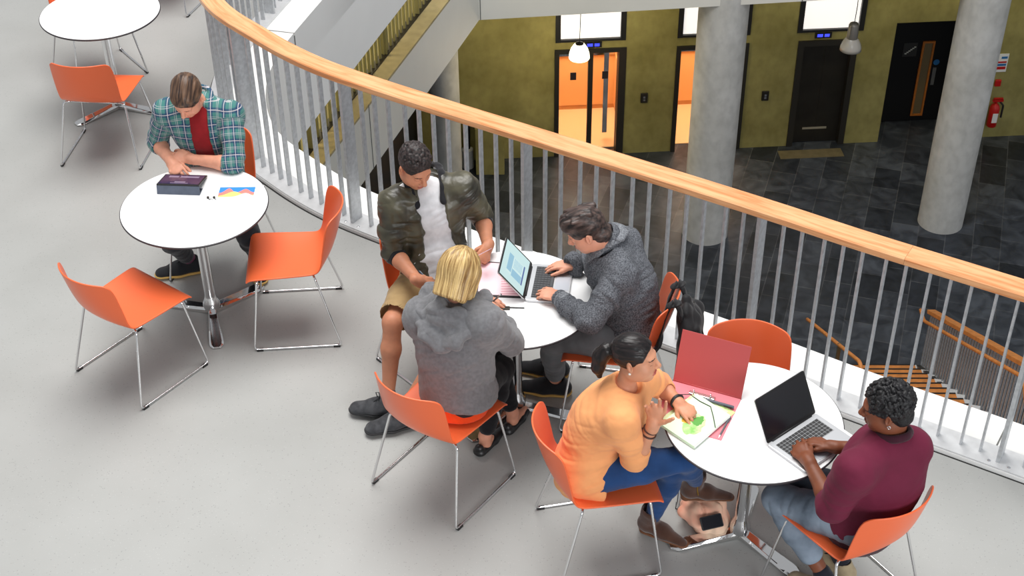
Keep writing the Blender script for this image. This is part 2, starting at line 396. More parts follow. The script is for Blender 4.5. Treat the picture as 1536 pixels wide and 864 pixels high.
# panel joints on the fascia of the level below
m = MB()
for p in (e1+dfr*0.02-nf*0.002, e1+dfr*4.55-nf*0.002):
    m.box((p[0], p[1], (Z1+Z1B)/2), (0.006, 0.004, (Z1-Z1B)/2))
for k in (3.95,):
    p = e1-dl*k-nl*0.002; m.box((p[0], p[1], (Z1+Z1B)/2), (0.004, 0.006, (Z1-Z1B)/2))
structure(m.obj('trim_8', MATS['panel_joint']))
r2 = thing('railing', 'lower-storey balustrade of thin bars in yellow light, under the white slab edge', 'railing', (*((e0+e1)/2), Z1))
def loc2(o): o.matrix_parent_inverse = Matrix.Translation(-Vector(r2.location)); return o
a, b = e0+nl*0.26+dl*3.2, e1+nl*0.26
WARMSTEEL = mat('lamp_tinted_steel', (0.33, 0.30, 0.13, 1), 0.5, 0.2)  # warm light on the steel bars is put into their olive colour
def line_bar(name, p, q, hw, z0, z1, material, parent=None):
    p, q = np.array(p), np.array(q); d = (q-p)/np.linalg.norm(q-p); bb = MB()
    bb.box((*((p+q)/2), (z0+z1)/2), (np.linalg.norm(q-p)/2, hw, (z1-z0)/2), [[d[0], d[1], 0], [-d[1], d[0], 0], [0, 0, 1]])
    return bb.obj(name, material, parent)
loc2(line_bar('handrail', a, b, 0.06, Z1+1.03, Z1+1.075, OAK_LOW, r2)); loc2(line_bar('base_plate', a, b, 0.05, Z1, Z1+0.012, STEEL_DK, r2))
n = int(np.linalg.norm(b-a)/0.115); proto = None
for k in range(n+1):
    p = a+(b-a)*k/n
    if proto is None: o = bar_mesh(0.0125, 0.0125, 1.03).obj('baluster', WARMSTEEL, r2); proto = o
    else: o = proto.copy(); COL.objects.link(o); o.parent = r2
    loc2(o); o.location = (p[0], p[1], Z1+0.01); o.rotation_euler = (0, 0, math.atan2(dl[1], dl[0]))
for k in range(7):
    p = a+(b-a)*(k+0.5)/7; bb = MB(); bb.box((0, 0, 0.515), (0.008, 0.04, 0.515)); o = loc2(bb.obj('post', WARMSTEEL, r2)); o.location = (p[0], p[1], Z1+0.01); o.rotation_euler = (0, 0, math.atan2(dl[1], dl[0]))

# ------------------------------------------------------------------ entrance hall two storeys down
m = MB(); m.prism([(-6, 5), (16, 5), (16, 27), (-6, 27)], Z0-0.3, Z0); structure(m.obj('floor', SLATE))
WA = np.array([3.973, 21.193]); WD = np.array([0.9982, 0.0598]); WN = np.array([WD[1], -WD[0]])     # along the lift wall, and out of it
WDEG = math.atan2(WD[1], WD[0])
def wp(s, out, h): p = WA+WD*s+WN*out; return (p[0], p[1], Z0+h)
WR = [[WD[0], WD[1], 0], [-WD[1], WD[0], 0], [0, 0, 1]]
def wbox(mb, s0, s1, o0, o1, h0, h1):
    """box on the lift wall: along s, out of the wall o, up h"""
    c = wp((s0+s1)/2, (o0+o1)/2, (h0+h1)/2); return mb.box(c, ((s1-s0)/2, abs(o1-o0)/2, (h1-h0)/2), WR)
holes = [(-3.23, -2.05, 0, 2.04), (-1.22, -0.02, 0, 2.02), (0.80, 1.80, 0, 2.02), (2.41, 3.75, 0, 2.27),
         (-3.22, -2.07, 2.17, 3.2), (-1.22, -0.02, 2.17, 3.2), (0.76, 1.86, 2.17, 3.2), (5.05, 6.6, 0, 2.5)]
ss = sorted({-8.0, 10.0, *[h[0] for h in holes], *[h[1] for h in holes]}); hs = sorted({0, 4.2, *[h[2] for h in holes], *[h[3] for h in holes]})
m = MB()
for i in range(len(ss)-1):
    for j in range(len(hs)-1):
        cs, ch = (ss[i]+ss[i+1])/2, (hs[j]+hs[j+1])/2
        if any(h[0] < cs < h[1] and h[2] < ch < h[3] for h in holes): continue
        wbox(m, ss[i], ss[i+1], -0.25, 0, hs[j], hs[j+1])
structure(m.obj('wall_back', OLIVE))
# soffit over the hall, dark walls behind the openings
m = MB(); wbox(m, -8, 10, -3.0, -2.9, 0, 4.2); structure(m.obj('wall_far', DARK))
# windows above the lifts: lit frosted panels in black frames
FROST = mat('lit_frosted_glass', (0.8, 0.8, 0.8, 1), 0.5, emit=(1, 0.96, 0.92, 1), estr=0.78)
for i, (s0, s1) in enumerate(((-3.22, -2.07), (-1.22, -0.02), (0.76, 1.86))):
    m = MB(); wbox(m, s0, s0+0.085, -0.2, 0.02, 2.17, 3.2); wbox(m, s1-0.085, s1, -0.2, 0.02, 2.17, 3.2); wbox(m, s0+.085, s1-.085, -0.2, 0.015, 2.17, 2.21)
    o = structure(m.obj('window_%d' % (i+1), BLACK))
    m = MB(); wbox(m, s0+0.085, s1-0.085, -0.06, -0.04, 2.21, 3.2); g = m.obj('pane', FROST, o)
# lifts one and two: open glowing cars behind glass
CAR = mat('lift_car_panel', srgb(206, 146, 86), 0.35, var=0.12, vscale=2); CARP = mat('lift_car_pale_panel', srgb(232, 176, 112), 0.4); CARD = mat('lift_car_floor', srgb(246, 208, 156), 0.4)
def lift(i, s0, s1, top, sign, door):
    d = MB(); f = 0.075
    wbox(d, s0, s0+f, -0.22, 0.03, 0, top); wbox(d, s1-f*1.6, s1, -0.22, 0.03, 0, top); wbox(d, s0+f, s1-f*1.6, -0.22, 0.03, top-f, top)
    o = structure(d.obj('door_%d' % i, DKFRAME))
    if door == 'glass':
        mid = s0+0.58*(s1-s0)-0.08
        d = MB(); wbox(d, mid-0.04, mid+0.04, -0.14, -0.05, 0.02, top-f); d.obj('mullion', DKFRAME, o)
        for a_, b_ in ((s0+f, mid-0.04), (mid+0.04, s1-f*1.6)):
            d = MB(); wbox(d, a_, b_, -0.11, -0.095, 0.02, top-f); d.obj('glass_leaf', GLASS, o)
            d = MB(); wbox(d, (a_+b_)/2-0.05, (a_+b_)/2+0.05, -0.09, -0.085, 1.42, 1.56); d.obj('notice', EDGE, o)
    # the car
    c = MB(); depth = 1.55
    wbox(c, s0-0.05, s1+0.05, -depth-0.05, -depth, 0, 2.3); wbox(c, s0-0.1, s0-0.05, -depth, -0.26, 0, 2.3); wbox(c, s1+0.05, s1+0.1, -depth, -0.26, 0, 2.3)
    wbox(c, s0-0.1, s1+0.1, -depth, -0.26, 2.3, 2.35)
    car = c.obj('lift_car', CAR); tag(car, ('orange-lit lift car behind the two glass leaves, under the glowing dome lamp' if i == 1 else 'orange-lit lift car half hidden by the thick concrete column'), 'lift')
    c = MB(); wbox(c, s0-0.05, s1+0.05, -depth, -depth+0.015, 0.10, 1.12); wbox(c, s0-.05, s0-.035, -depth+.02, -.3, .1, 1.12); wbox(c, s1+.035, s1+.05, -depth+.02, -.3, .1, 1.12); c.obj('lower_panel', CARP, car)
    c = MB(); wbox(c, s0, s1, -depth+0.03, -depth+0.07, 1.12, 1.17); c.obj('rail', CHROME, car)
    c = MB(); wbox(c, s0-0.05, s1+0.05, -depth, -0.22, -0.01, 0.012); c.obj('car_floor', CARD, car)
    if i == 1:
        c = MB(); wbox(c, s1-0.30, s1-0.22, -0.5, -0.46, 0.15, 2.0); c.obj('control_strip', CHROME, car)
    p = wp((s0+s1)/2, -0.8, 2.22); lamp('lift_car_light', 'AREA', p, 42, (1, 0.84, 0.62), 0.9, None, (p[0], p[1], p[2]-1))
lift(1, -3.23, -2.05, 2.04, None, 'glass'); lift(2, -1.22, -0.02, 2.02, None, 'open')
# lift three: closed dark steel doors
d = MB(); wbox(d, 0.80, 0.90, -0.22, 0.03, 0, 2.02); wbox(d, 1.70, 1.80, -0.22, 0.03, 0, 2.02); wbox(d, 0.9, 1.7, -0.22, 0.03, 1.92, 2.02)
o3 = structure(d.obj('door_3', DKFRAME))
for a_, b_ in ((0.9, 1.299), (1.301, 1.7)):
    d = MB(); wbox(d, a_, b_, -0.16, -0.10, 0.01, 1.92); d.obj('door_leaf', STEEL_DK, o3)
d = MB(); wbox(d, 1.08, 1.50, -0.10, -0.094, 0.26, 0.30); d.obj('reflection_strip', mat('pale_reflection', (0.5, 0.46, 0.36, 1), 0.4, 0.5), o3)  # pale strip stands in for a reflection low on the steel doors
d = MB(); wbox(d, 0.62, 1.72, 0.16, 0.42, 0.0, 0.006); tag(d.obj('floor_mat', mat('tan_metal_sill', (0.22, 0.18, 0.10, 1), 0.45, 0.2, var=.2)), 'tan metal threshold strip in the slate floor before the dark lift doors', 'sill')
# indicator displays above the lifts
BLUE = mat('blue_display', (0.01, 0.01, 0.08, 1), 0.3, emit=(0.05, 0.07, 1, 1), estr=1.6)
for s, lab in ((-2.60, 'small blue floor display above the lift with glass leaves'), (1.20, 'small blue floor display above the closed dark lift doors')):
    d = MB(); wbox(d, s-0.14, s+0.14, 0, 0.02, 2.06, 2.16); o = tag(d.obj('lift_display', BLACK), lab, 'display')
    d = MB(); wbox(d, s-0.10, s-0.01, 0.02, 0.023, 2.085, 2.135); wbox(d, s+0.02, s+0.10, 0.02, 0.023, 2.085, 2.135); d.obj('digits', BLUE, o)
# call panels on the wall
for s, h, lab in ((-1.72, 1.08, 'dark lift call panel on the wall left of the middle column'), (0.34, 1.02, 'dark lift call panel on the wall right of the middle column')):
    d = MB(); wbox(d, s-0.06, s+0.06, 0, 0.03, h-0.09, h+0.09); o = tag(d.obj('call_panel', STEEL_DK, bevel=0.008), lab, 'call panel')
    d = MB(); wbox(d, s-0.018, s+0.018, 0.03, 0.036, h+0.0, h+0.036); wbox(d, s-0.018, s+0.018, 0.03, 0.036, h-0.05, h-0.014); d.obj('button', CHROME, o)
# the black recess with its door
d = MB(); wbox(d, 2.36, 2.41, -0.70, -0.25, 0, 2.32); wbox(d, 3.95, 4.0, -0.70, -0.25, 0, 2.32); wbox(d, 2.41, 3.95, -0.70, -0.25, 2.27, 2.32); wbox(d, 2.36, 4.0, -0.75, -0.70, 0, 2.32)
BLKPAINT = mat('black_paint', (0.006, 0.006, 0.007, 1), 0.6, spec=.3)
structure(d.obj('wall_recess', BLKPAINT))
d = MB(); wbox(d, 2.55, 3.88, -0.70, -0.65, 0.01, 2.2); dk = structure(d.obj('door_4', BLKPAINT))
OAKF = mat('orange_oak_frame', srgb(205, 118, 40), 0.45, var=.15, vscale=20)
s0, s1, h0, h1 = 3.15, 3.365, 0.115, 1.575
d = MB()
for bx in ((s0, s0+.035, h0, h1), (s1-.035, s1, h0, h1), (s0+.035, s1-.035, h0, h0+.035), (s0+.035, s1-.035, h1-.035, h1)): wbox(d, bx[0], bx[1], -0.65, -0.62, bx[2], bx[3])
d.obj('vision_frame', OAKF, dk)
d = MB(); wbox(d, s0+.035, s1-.035, -0.65, -0.635, h0+.035, h1-.035); d.obj('vision_panel', mat('amber_wired_glass', (0.20, 0.145, 0.07, 1), 0.3), dk)
d = MB(); wbox(d, 2.83, 3.07, -0.65, -0.643, 1.29, 1.55); o = d.obj('door_sign', mat('charcoal_sign', (0.025, 0.025, 0.025, 1), .5), dk)
d = MB()
for k in range(6):
    c_ = wp(2.87+0.03*k+0.01, -0.639, 1.35+0.024*k); d.box(c_, (0.017, 0.003, 0.010), WR)
d.obj('stair_symbol', mat('sign_white', (.7, .7, .62, 1), .5), o)
d = MB(); wbox(d, 3.41, 3.47, -0.65, -0.63, 0.72, 1.06); d.obj('push_plate', mat('grey_plate', (.22, .22, .22, 1), .4, .5), dk)
d = MB(); p = wp(3.45, -0.64, 1.16)
d.add([(p[0]+0.055*math.cos(t)*WD[0]+WN[0]*0.004, p[1]+0.055*math.cos(t)*WD[1]+WN[1]*0.004, p[2]+0.055*math.sin(t)) for t in np.linspace(0, 2*PI, 20, endpoint=False)], [tuple(range(20))])
d.obj('blue_disc', mat('sign_blue', (0.02, 0.16, 0.42, 1), .5), dk)
# black side wall at the left of the hall
q0 = at(637, 238, Z0); m = MB(); m.prism([(q0[0]-.1, q0[1]), (q0[0], q0[1]), (q0[0]-.55, 12.0), (q0[0]-.65, 12.0)], Z0, Z1B); structure(m.obj('wall_side', BLKPAINT))
# columns
def column(x, y, r, lab):
    b = MB(); b.lathe([(r, 0), (r, 2.0), (r, -Z0+Z1B+0.1)], (x, y, Z0), 48); o = b.obj('column', PALE_CONC, smooth=True, angle=0.6); o['label'] = lab; return structure(o)
column(3.07, 18.66, 0.36, 'thick round concrete column in the middle of the hall'); column(6.86, 18.87, 0.35, 'round concrete column at the right of the hall')
p = at(668, 215, Z0+0.9); column(p[0]+0.02, p[1], 0.24, 'slim round concrete column beyond the balustrade')
# pendants
LIT = mat('lit_lamp_glass', (1, .95, .85, 1), .3, emit=(1, 0.9, 0.68, 1), estr=3.0); SHADE = mat('grey_lamp_glass', (0.42, 0.40, 0.36, 1), 0.25, spec=.6)
def hang(px, py, y, lab, lit):
    d_ = np.array([(px-768)/CAM_F, -(py-432)/CAM_F, 1.0]) @ CAM_R; p = CAM_C+d_*(y/d_[1])
    t = thing('pendant_lamp', lab, 'lamp', p)
    if lit: prof = [(0.062, 0.135), (0.085, 0.12), (0.125, 0.06), (0.15, -0.02), (0.158, -0.09), (0.152, -0.10), (0.143, -0.02), (0.118, 0.05), (0.075, 0.11)]
    else: prof = [(0.075, 0.02), (0.10, -0.01), (0.135, -0.07), (0.155, -0.13), (0.16, -0.18), (0.153, -0.18), (0.128, -0.07), (0.07, 0.005)]
    b = MB(); b.lathe(prof, (0, 0, 0), 32, caps=False); b.obj('shade', LIT if lit else SHADE, t, smooth=True)
    b = MB()
    if lit: b.lathe([(0.02, 0.12), (0.064, 0.125), (0.062, 0.15), (0.015, 0.17)], (0, 0, 0), 20); b.obj('cap', STEEL_DK, t, smooth=True)
    else: b.lathe([(0.03, 0.0), (0.082, 0.01), (0.075, 0.22), (0.06, 0.25), (0.015, 0.27)], (0, 0, 0), 20); b.obj('lamp_housing', mat('lamp_grey', (.22, .21, .19, 1), .4, .6), t, smooth=True, angle=.7)
    b = MB(); top = Z1B-p[2]; b.tube([(0, 0, 0.15), (0.01, 0, 0.15+(top-.15)*.5), (0, 0, top)], 0.006, 6); b.obj('cable', BLACK, t)
    b = MB(); b.lathe([(0.01, 0), (0.035, -0.05), (0.045, -0.09), (0.035, -0.13), (0.008, -0.15)], (0, 0, 0.02), 16); b.obj('bulb', LIT if lit else SHADE, t, smooth=True)
    return p
pl = hang(869, 78, 19.3, 'glowing white dome pendant lamp hanging before the left lift window', True)
lamp('pendant_light', 'POINT', (pl[0], pl[1], pl[2]-0.2), 60, (1, .82, .52), 0.1)
hang(1278, 58, 19.0, 'unlit grey bell pendant lamp hanging before the right lift window', False)
# fire point by the right-hand column
RED = mat('signal_red', srgb(190, 22, 20), 0.35)
ex = thing('fire_extinguisher', 'red fire extinguisher hung on the wall beside the right column', 'fire extinguisher', wp(4.33, 0.10, 0.28), WDEG)
b = MB(); b.lathe([(0.07, 0), (0.085, 0.02), (0.085, 0.36), (0.06, 0.42), (0.025, 0.45), (0.025, 0.48)], (0, 0, 0), 20); b.obj('cylinder', RED, ex, smooth=True, angle=.8)
b = MB(); b.box((0.02, -0.02, 0.51), (0.09, 0.02, 0.018)); b.box((0.02, -.02, .55), (.08, .015, .01)); b.obj('handle', RED, ex)
b = MB(); b.tube([(0.05, -0.02, 0.5), (0.12, -0.04, 0.42), (0.11, -0.06, 0.2)], 0.018, 8); b.obj('hose', BLACK, ex)
b = MB(); b.box((0, -0.086, 0.2), (0.045, 0.003, 0.09)); b.obj('instruction_label', PAPER, ex)
sg = MB(); wbox(sg, 4.23, 4.42, 0, 0.008, 1.28, 1.62); o = tag(sg.obj('fire_notice', PAPER), 'white fire action notice with red and blue panels above the extinguisher', 'sign')
sg = MB(); wbox(sg, 4.25, 4.40, .008, .011, 1.33, 1.38); wbox(sg, 4.25, 4.40, .008, .011, 1.45, 1.48); sg.obj('red_panel', RED, o)
sg = MB(); wbox(sg, 4.25, 4.40, .008, .011, 1.395, 1.435); sg.obj('blue_panel', MATS['sign_blue'], o)
sg = MB(); wbox(sg, 4.30, 4.40, .008, .011, 1.53, 1.57); sg.obj('blue_panel', MATS['sign_blue'], o)
d = MB(); wbox(d, 4.27, 4.37, 0, 0.05, 1.02, 1.14); o = tag(d.obj('fire_alarm', RED, bevel=.01), 'small red fire alarm point under the fire notice', 'alarm')
# the glazed doorway at the right
d = MB(); wbox(d, 5.05, 5.12, -0.2, 0.03, 0, 2.5); wbox(d, 5.72, 5.8, -0.2, 0.0, 0, 2.5); wbox(d, 5.12, 6.6, -0.2, 0.03, 2.42, 2.5); o = structure(d.obj('door_5', DKFRAME))
d = MB(); wbox(d, 5.12, 5.72, -0.12, -0.10, 0.02, 2.42); wbox(d, 5.8, 6.6, -.12, -.1, .02, 2.42); d.obj('glass_leaf', mat('dark_glass', (0.10, 0.085, 0.05, 1), 0.15), o)
d = MB(); d.tube([wp(5.15, -0.02, 1.02), wp(5.7, -0.02, 1.02)], 0.015, 8); d.obj('push_bar', CHROME, o)
# concrete block and dark post at the left end of the hall
p = at(740, 262, Z0); d = MB(); d.box((p[0]-.05, p[1]+.15, Z0+0.45), (0.24, 0.16, 0.45)); tag(d.obj('concrete_plinth', OLIVE, bevel=.01), 'waist-high concrete plinth against the hall wall left of the lifts', 'plinth')
p = at(702, 250, Z0); bag_t = thing('bollard', 'dark bollard with a pale foot beside the slim column', 'bollard', p)
d = MB(); d.lathe([(0.10, 0), (0.10, 0.35), (0.05, 0.37)], (0, 0, 0), 16); d.obj('foot', PALE_CONC, bag_t, smooth=True, angle=.7)
d = MB(); d.lathe([(0.05, 0.37), (0.06, 0.8), (0.07, 0.95), (0.03, 1.0)], (0, 0, 0), 16); d.obj('post', BLACK, bag_t, smooth=True, angle=.7)
# warm downlights of the lower storeys
for s, e in ((-4.2, 45), (-1.6, 55), (1.1, 45), (3.2, 55), (5.0, 40)):
    p = wp(s, 0.75, 4.05); lamp('downlight', 'SPOT', p, e*1.0, (1, 0.88, 0.54), 0.10, None, wp(s, -0.2, 1.6), 1.75)
for k in range(3):
    p = e1-dl*(0.5+2.4*k)+nl*1.1; lamp('mezzanine_ceiling_light', 'AREA', (p[0], p[1], TOP1-0.05), 38, (1, 0.84, 0.48), 1.6, 0.5, (p[0], p[1], Z1))

# ------------------------------------------------------------------ stair rising from the hall towards the deck
st = thing('staircase', 'timber stair rising from the slate hall floor with orange handrails and grey bars', 'stairs', (5.2, 15.4, Z0))
sd = unit(181.5); sr = np.array([-sd[1], sd[0]])       # climb direction, and the side seen at the right of the photograph
if sr[0] < 0: sr = -sr
S0 = np.array([5.574, 15.176]); RISE, GO, NST, WID = 0.165, 0.287, 16, 1.55
def sl(o): o.matrix_parent_inverse = Matrix.Translation(-Vector(st.location)); return o
SR3 = [[sd[0], sd[1], 0], [sr[0], sr[1], 0], [0, 0, 1]]
for k in range(NST):
    c_ = S0+sd*(GO*(k+0.5))-sr*WID/2; z = Z0+RISE*(k+1)
    b = MB(); b.box((c_[0], c_[1], z-0.025), (GO/2+0.01, WID/2, 0.025), SR3); tr = sl(b.obj('tread', OAK_LOW, st))
    q = S0+sd*(GO*k+0.004)-sr*WID/2; b = MB(); b.box((q[0], q[1], z+0.001), (0.013, WID/2, 0.003), SR3); nz = b.obj('nosing_strip', BLACK, tr)
    q = S0+sd*(GO*(k+0.6))+sr*0.03; b = MB()
    A_, B_, C_ = S0+sd*(GO*k+.01), S0+sd*(GO*(k+.80)), S0+sd*(GO*(k+.15))+sr*.13
    b.prism([tuple(A_), tuple(C_), tuple(B_)], z-.03, z+.004); sl(b.obj('stringer_tooth', PLATE, st))
for off in (0.05, -WID-0.02):
    b = MB(); a_ = S0+sr*off; e_ = a_+sd*(GO*NST)
    b.add([(*(a_-sr*.03), Z0-.02), (*(a_+sr*.03), Z0-.02), (*(a_+sr*.03), Z0+.16), (*(a_-sr*.03), Z0+.16), (*(e_-sr*.03), Z0+RISE*NST-.2), (*(e_+sr*.03), Z0+RISE*NST-.2), (*(e_+sr*.03), Z0+RISE*NST+.0), (*(e_-sr*.03), Z0+RISE*NST+.0)],
          [(0, 3, 2, 1), (4, 5, 6, 7), (0, 1, 5, 4), (1, 2, 6, 5), (2, 3, 7, 6), (3, 0, 4, 7)]); sl(b.obj('stringer', STEEL_DK, st))
slope = RISE/GO
def spt(run, off, h): p = S0+sd*run+sr*off; return (p[0], p[1], Z0+slope*max(run, 0)+RISE*0.5+h)
e3 = spt(3.55, 0, .86); b = MB(); b.tube(fillet([spt(-0.22, 0.0, 0.88), spt(0.0, 0.0, 0.86), e3, (e3[0]+.0, e3[1]-.22, e3[2]-.22)], 0.12), 0.024, 10); sl(b.obj('handrail', OAK_LOW, st, smooth=True))
e3 = spt(2.75, -WID, .86); b = MB(); b.tube(fillet([spt(-0.1, -WID, 0.80), spt(0.1, -WID, 0.86), e3, (e3[0]+.03, e3[1]-.16, e3[2]-.16)], 0.1), 0.024, 10); sl(b.obj('handrail', OAK_LOW, st, smooth=True))
def bar3(p, q, hw, hh):
    p, q = np.array(p), np.array(q); L_ = np.linalg.norm(q-p); d_ = (q-p)/L_; s_ = np.cross(d_, [0, 0, 1]); s_ /= np.linalg.norm(s_); u_ = np.cross(s_, d_)
    return MB().box((p+q)/2, (L_/2, hw, hh), [d_, s_, u_])
sl(bar3(spt(-0.05, 0.09, 0.98), spt(4.2, 0.09, 0.98), 0.055, 0.028).obj('guard_rail', OAK_LOW, st, bevel=.006))
q1 = spt(4.2, 0.09, 0.98); sl(bar3(q1, (q1[0]-.02, q1[1]-1.6, q1[2]), 0.055, 0.028).obj('guard_rail', OAK_LOW, st, bevel=.006))
proto = None
for k in range(40):
    p = spt(0.0+0.092*k, 0.09, -0.10)
    if proto is None: o = MB().box((0, 0, 0.52), (0.010, 0.010, 0.52)).obj('baluster', GALV, st); proto = o
    else: o = proto.copy(); COL.objects.link(o); o.parent = st
    sl(o); o.location = p
for run in (0.25, 1.75):
    p = spt(run, -WID, -0.1); b = MB(); b.box((p[0], p[1], p[2]+0.5), (0.02, 0.02, 0.48)); sl(b.obj('post', mat('bronze_post', (.16, .13, .07, 1), .4, .5) if run < 1 else MATS['bronze_post'], st))

# ------------------------------------------------------------------ tables
def make_table(x, y, deg, label):
    t = thing('round_table', label, 'table', (x, y, 0), math.radians(deg), 'round cafe tables')
    b = MB(); b.lathe([(0.3995, 0), (0.4035, 0.004), (0.4035, 0.010), (0.3995, 0.0125)], (0, 0, 0.728), 96); top = b.obj('edge_band', EDGE, t, smooth=True, angle=.6)
    b = MB(); b.lathe([(0.3990, 0.0), (0.3990, 0.0016), (0.3975, 0.0021)], (0, 0, 0.7399), 96); b.obj('tabletop', TABLE, t, smooth=True, angle=.6)
    b = MB(); b.lathe([(0.10, 0.728), (0.10, 0.722), (0.035, 0.715), (0.031, 0.70), (0.031, 0.13), (0.034, 0.115), (0.046, 0.085), (0.050, 0.06), (0.044, 0.035)], (0, 0, 0), 32); b.obj('pedestal', CHROME, t, smooth=True, angle=.9)
    for k in range(3):
        a = 2*PI*k/3; b = MB(); R = [[math.cos(a), math.sin(a), 0], [-math.sin(a), math.cos(a), 0], [0, 0, 1]]; n = 14
        loft = []
        for i in range(n+1):
            q = i/n; r = 0.005+0.345*q; w = 0.026+0.018*q; h = 0.048-0.034*q**0.8
            if q > 0.85: w *= math.sqrt(max(0.02, 1-((q-0.85)/0.15)**2*0.75))
            ring = [(r, -w, 0.004), (r, -w, h*0.6), (r, -w*0.72, h), (r, w*0.72, h), (r, w, h*0.6), (r, w, 0.004)]
            loft.append([tuple(np.array(p) @ np.array(R)) for p in ring])
        vs = [p for ring in loft for p in ring]; fs = [(i*6+j, i*6+(j+1) % 6, (i+1)*6+(j+1) % 6, (i+1)*6+j) for i in range(n) for j in range(6)]
        fs += [tuple(range(5, -1, -1)), tuple(n*6+j for j in range(6))]
        b.add(vs, fs); b.obj('foot_arm', POLISHED, t, bevel=0.003)
    return t
TL = make_table(-1.7318, 6.5428, 283, 'white round table with a tablet and a colour chart, before the plaid-shirted person')
def table_copy(x, y, deg, label): return dup(TL, (x, y, 0), math.radians(deg), label)
TR = table_copy(1.0731, 4.7547, 192, 'white round table with the red ring binder, nearest the bottom right corner')
TM = table_copy(0.0166, 5.6776, -15, 'white round table with the pink paper, shared by three people')
TT = table_copy(-2.7719, 8.9132, 104, 'empty white round table at the top left corner')

# ------------------------------------------------------------------ chairs
def make_chair(label):
    t = thing('chair', label, 'chair', (0, 0, 0), 0, 'orange sled base chairs')
    Cc = [(.238, .434), (.222, .446), (.19, .4515), (.10, .446), (.0, .439), (-.08, .4395), (-.145, .452), (-.195, .483), (-.232, .53), (-.258, .59), (-.280, .66), (-.298, .73), (-.315, .797)]
    Sc = [(.236, .438), (.220, .450), (.19, .455), (.10, .456), (.0, .456), (-.08, .457), (-.132, .460), (-.160, .478), (-.176, .52), (-.187, .58), (-.200, .65), (-.214, .72), (-.232, .785)]
    Wd = [.225, .226, .226, .222, .216, .211, .207, .205, .206, .207, .206, .203, .196]
    def res(A, n):
        A = np.array(A, float).reshape(len(A), -1); P = np.vstack([2*A[0]-A[1], A, 2*A[-1]-A[-2]]); out = []
        for s in np.linspace(0, len(A)-1-1e-9, n):
            i = int(s); q = s-i; p0, p1, p2, p3 = P[i:i+4]
            out.append(0.5*(2*p1+(p2-p0)*q+(2*p0-5*p1+4*p2-p3)*q*q+(3*p1-p0-3*p2+p3)*q**3))
        return np.array(out)
    n, mU = 44, 23
    C2, S2, W2 = res(Cc, n), res(Sc, n), res(Wd, n)[:, 0]
    G = []
    for i in range(n):
        row = []
        for j in range(mU):
            u = -1+2*j/(mU-1); w = abs(u)**2.1; p = C2[i]*(1-w)+S2[i]*w; x = u*W2[i]
            # rounded corners at the front edge and the top edge
            end = i/(n-1)
            if end > 0.93: p = p-np.array([-.02, .16])*max(0, (abs(u)-.86)/.14)**2*((end-.93)/.07)*0.12
            row.append((x, p[0], p[1]))
        G.append(row)
    b = MB(); b.grid(G); o = b.obj('seat_shell', ORANGE, t, smooth=True, solid=0.009, bevel=0.003, subsurf=1)
    for sgn in (-1, 1):
        path = fillet([(sgn*.15, .165, .4345), (sgn*.205, .18, .436), (sgn*.268, .235, .0085), (sgn*.268, -.25, .0085), (sgn*.205, -.135, .438), (sgn*.15, -.12, .4345)], 0.028, 5)
        b = MB(); b.tube(path, 0.0066, 8); b.obj('sled_leg', CHROME, t, smooth=True)
    b = MB(); b.tube([(-.16, .165, .4345), (.16, .165, .4345)], 0.0066, 8); b.tube([(-.16, -.12, .4345), (.16, -.12, .4345)], 0.0066, 8); b.obj('cross_bar', CHROME, t, smooth=True)
    for sx in (-1, 1):
        for y in (.205, -.222):
            b = MB(); b.box((sx*.268, y, .006), (.009, .018, .006)); b.obj('glide', BLACK, t)
    return t
def rz(fx, fy): return math.atan2(-fx, fy)
CH = [ # x, y, facing, label
 (-2.038, 6.056, .605, .796, 'empty orange chair at lower left of the chart table, its back to the camera'),
 (-1.224, 6.465, -.997, -.07, 'empty orange chair seen side-on between the chart table and the balustrade'),
 (-2.70, 8.35, .10, .995, 'empty orange chair seen from behind in front of the corner table'),
 (-3.015, 9.43, .60, -.80, 'orange chair mostly cut off by the frame behind the corner table'),
 (-2.72, 10.62, .28, .96, 'chair at the top edge of which only a sled leg shows, left of the balustrade'),
 (-.39, 6.10, .67, -.74, 'orange chair under the person in the camouflage jacket'),
 (-.35, 5.16, .60, .80, 'orange chair under the blonde person in the grey hoodie'),
 (.523, 5.70, -.974, .227, 'orange chair with the black backpack hung on it, under the person in the denim jacket'),
 (.395, 4.722, .98, .19, 'orange chair under the person in the orange blouse'),
 (1.095, 5.10, -.173, -.985, 'empty orange chair facing the camera behind the red ring binder'),
 (1.478, 4.40, -.53, .847, 'orange chair under the person in the burgundy sweater'),
 (-1.735, 7.03, -.12, -.99, 'orange chair under the person in the plaid shirt')]
CHAIR = None
for x, y, fx, fy, lab in CH:
    if CHAIR is None: CHAIR = make_chair(lab); CHAIR.location = (x, y, 0); CHAIR.rotation_euler = (0, 0, rz(fx, fy))
    else: dup(CHAIR, (x, y, 0), rz(fx, fy), lab)

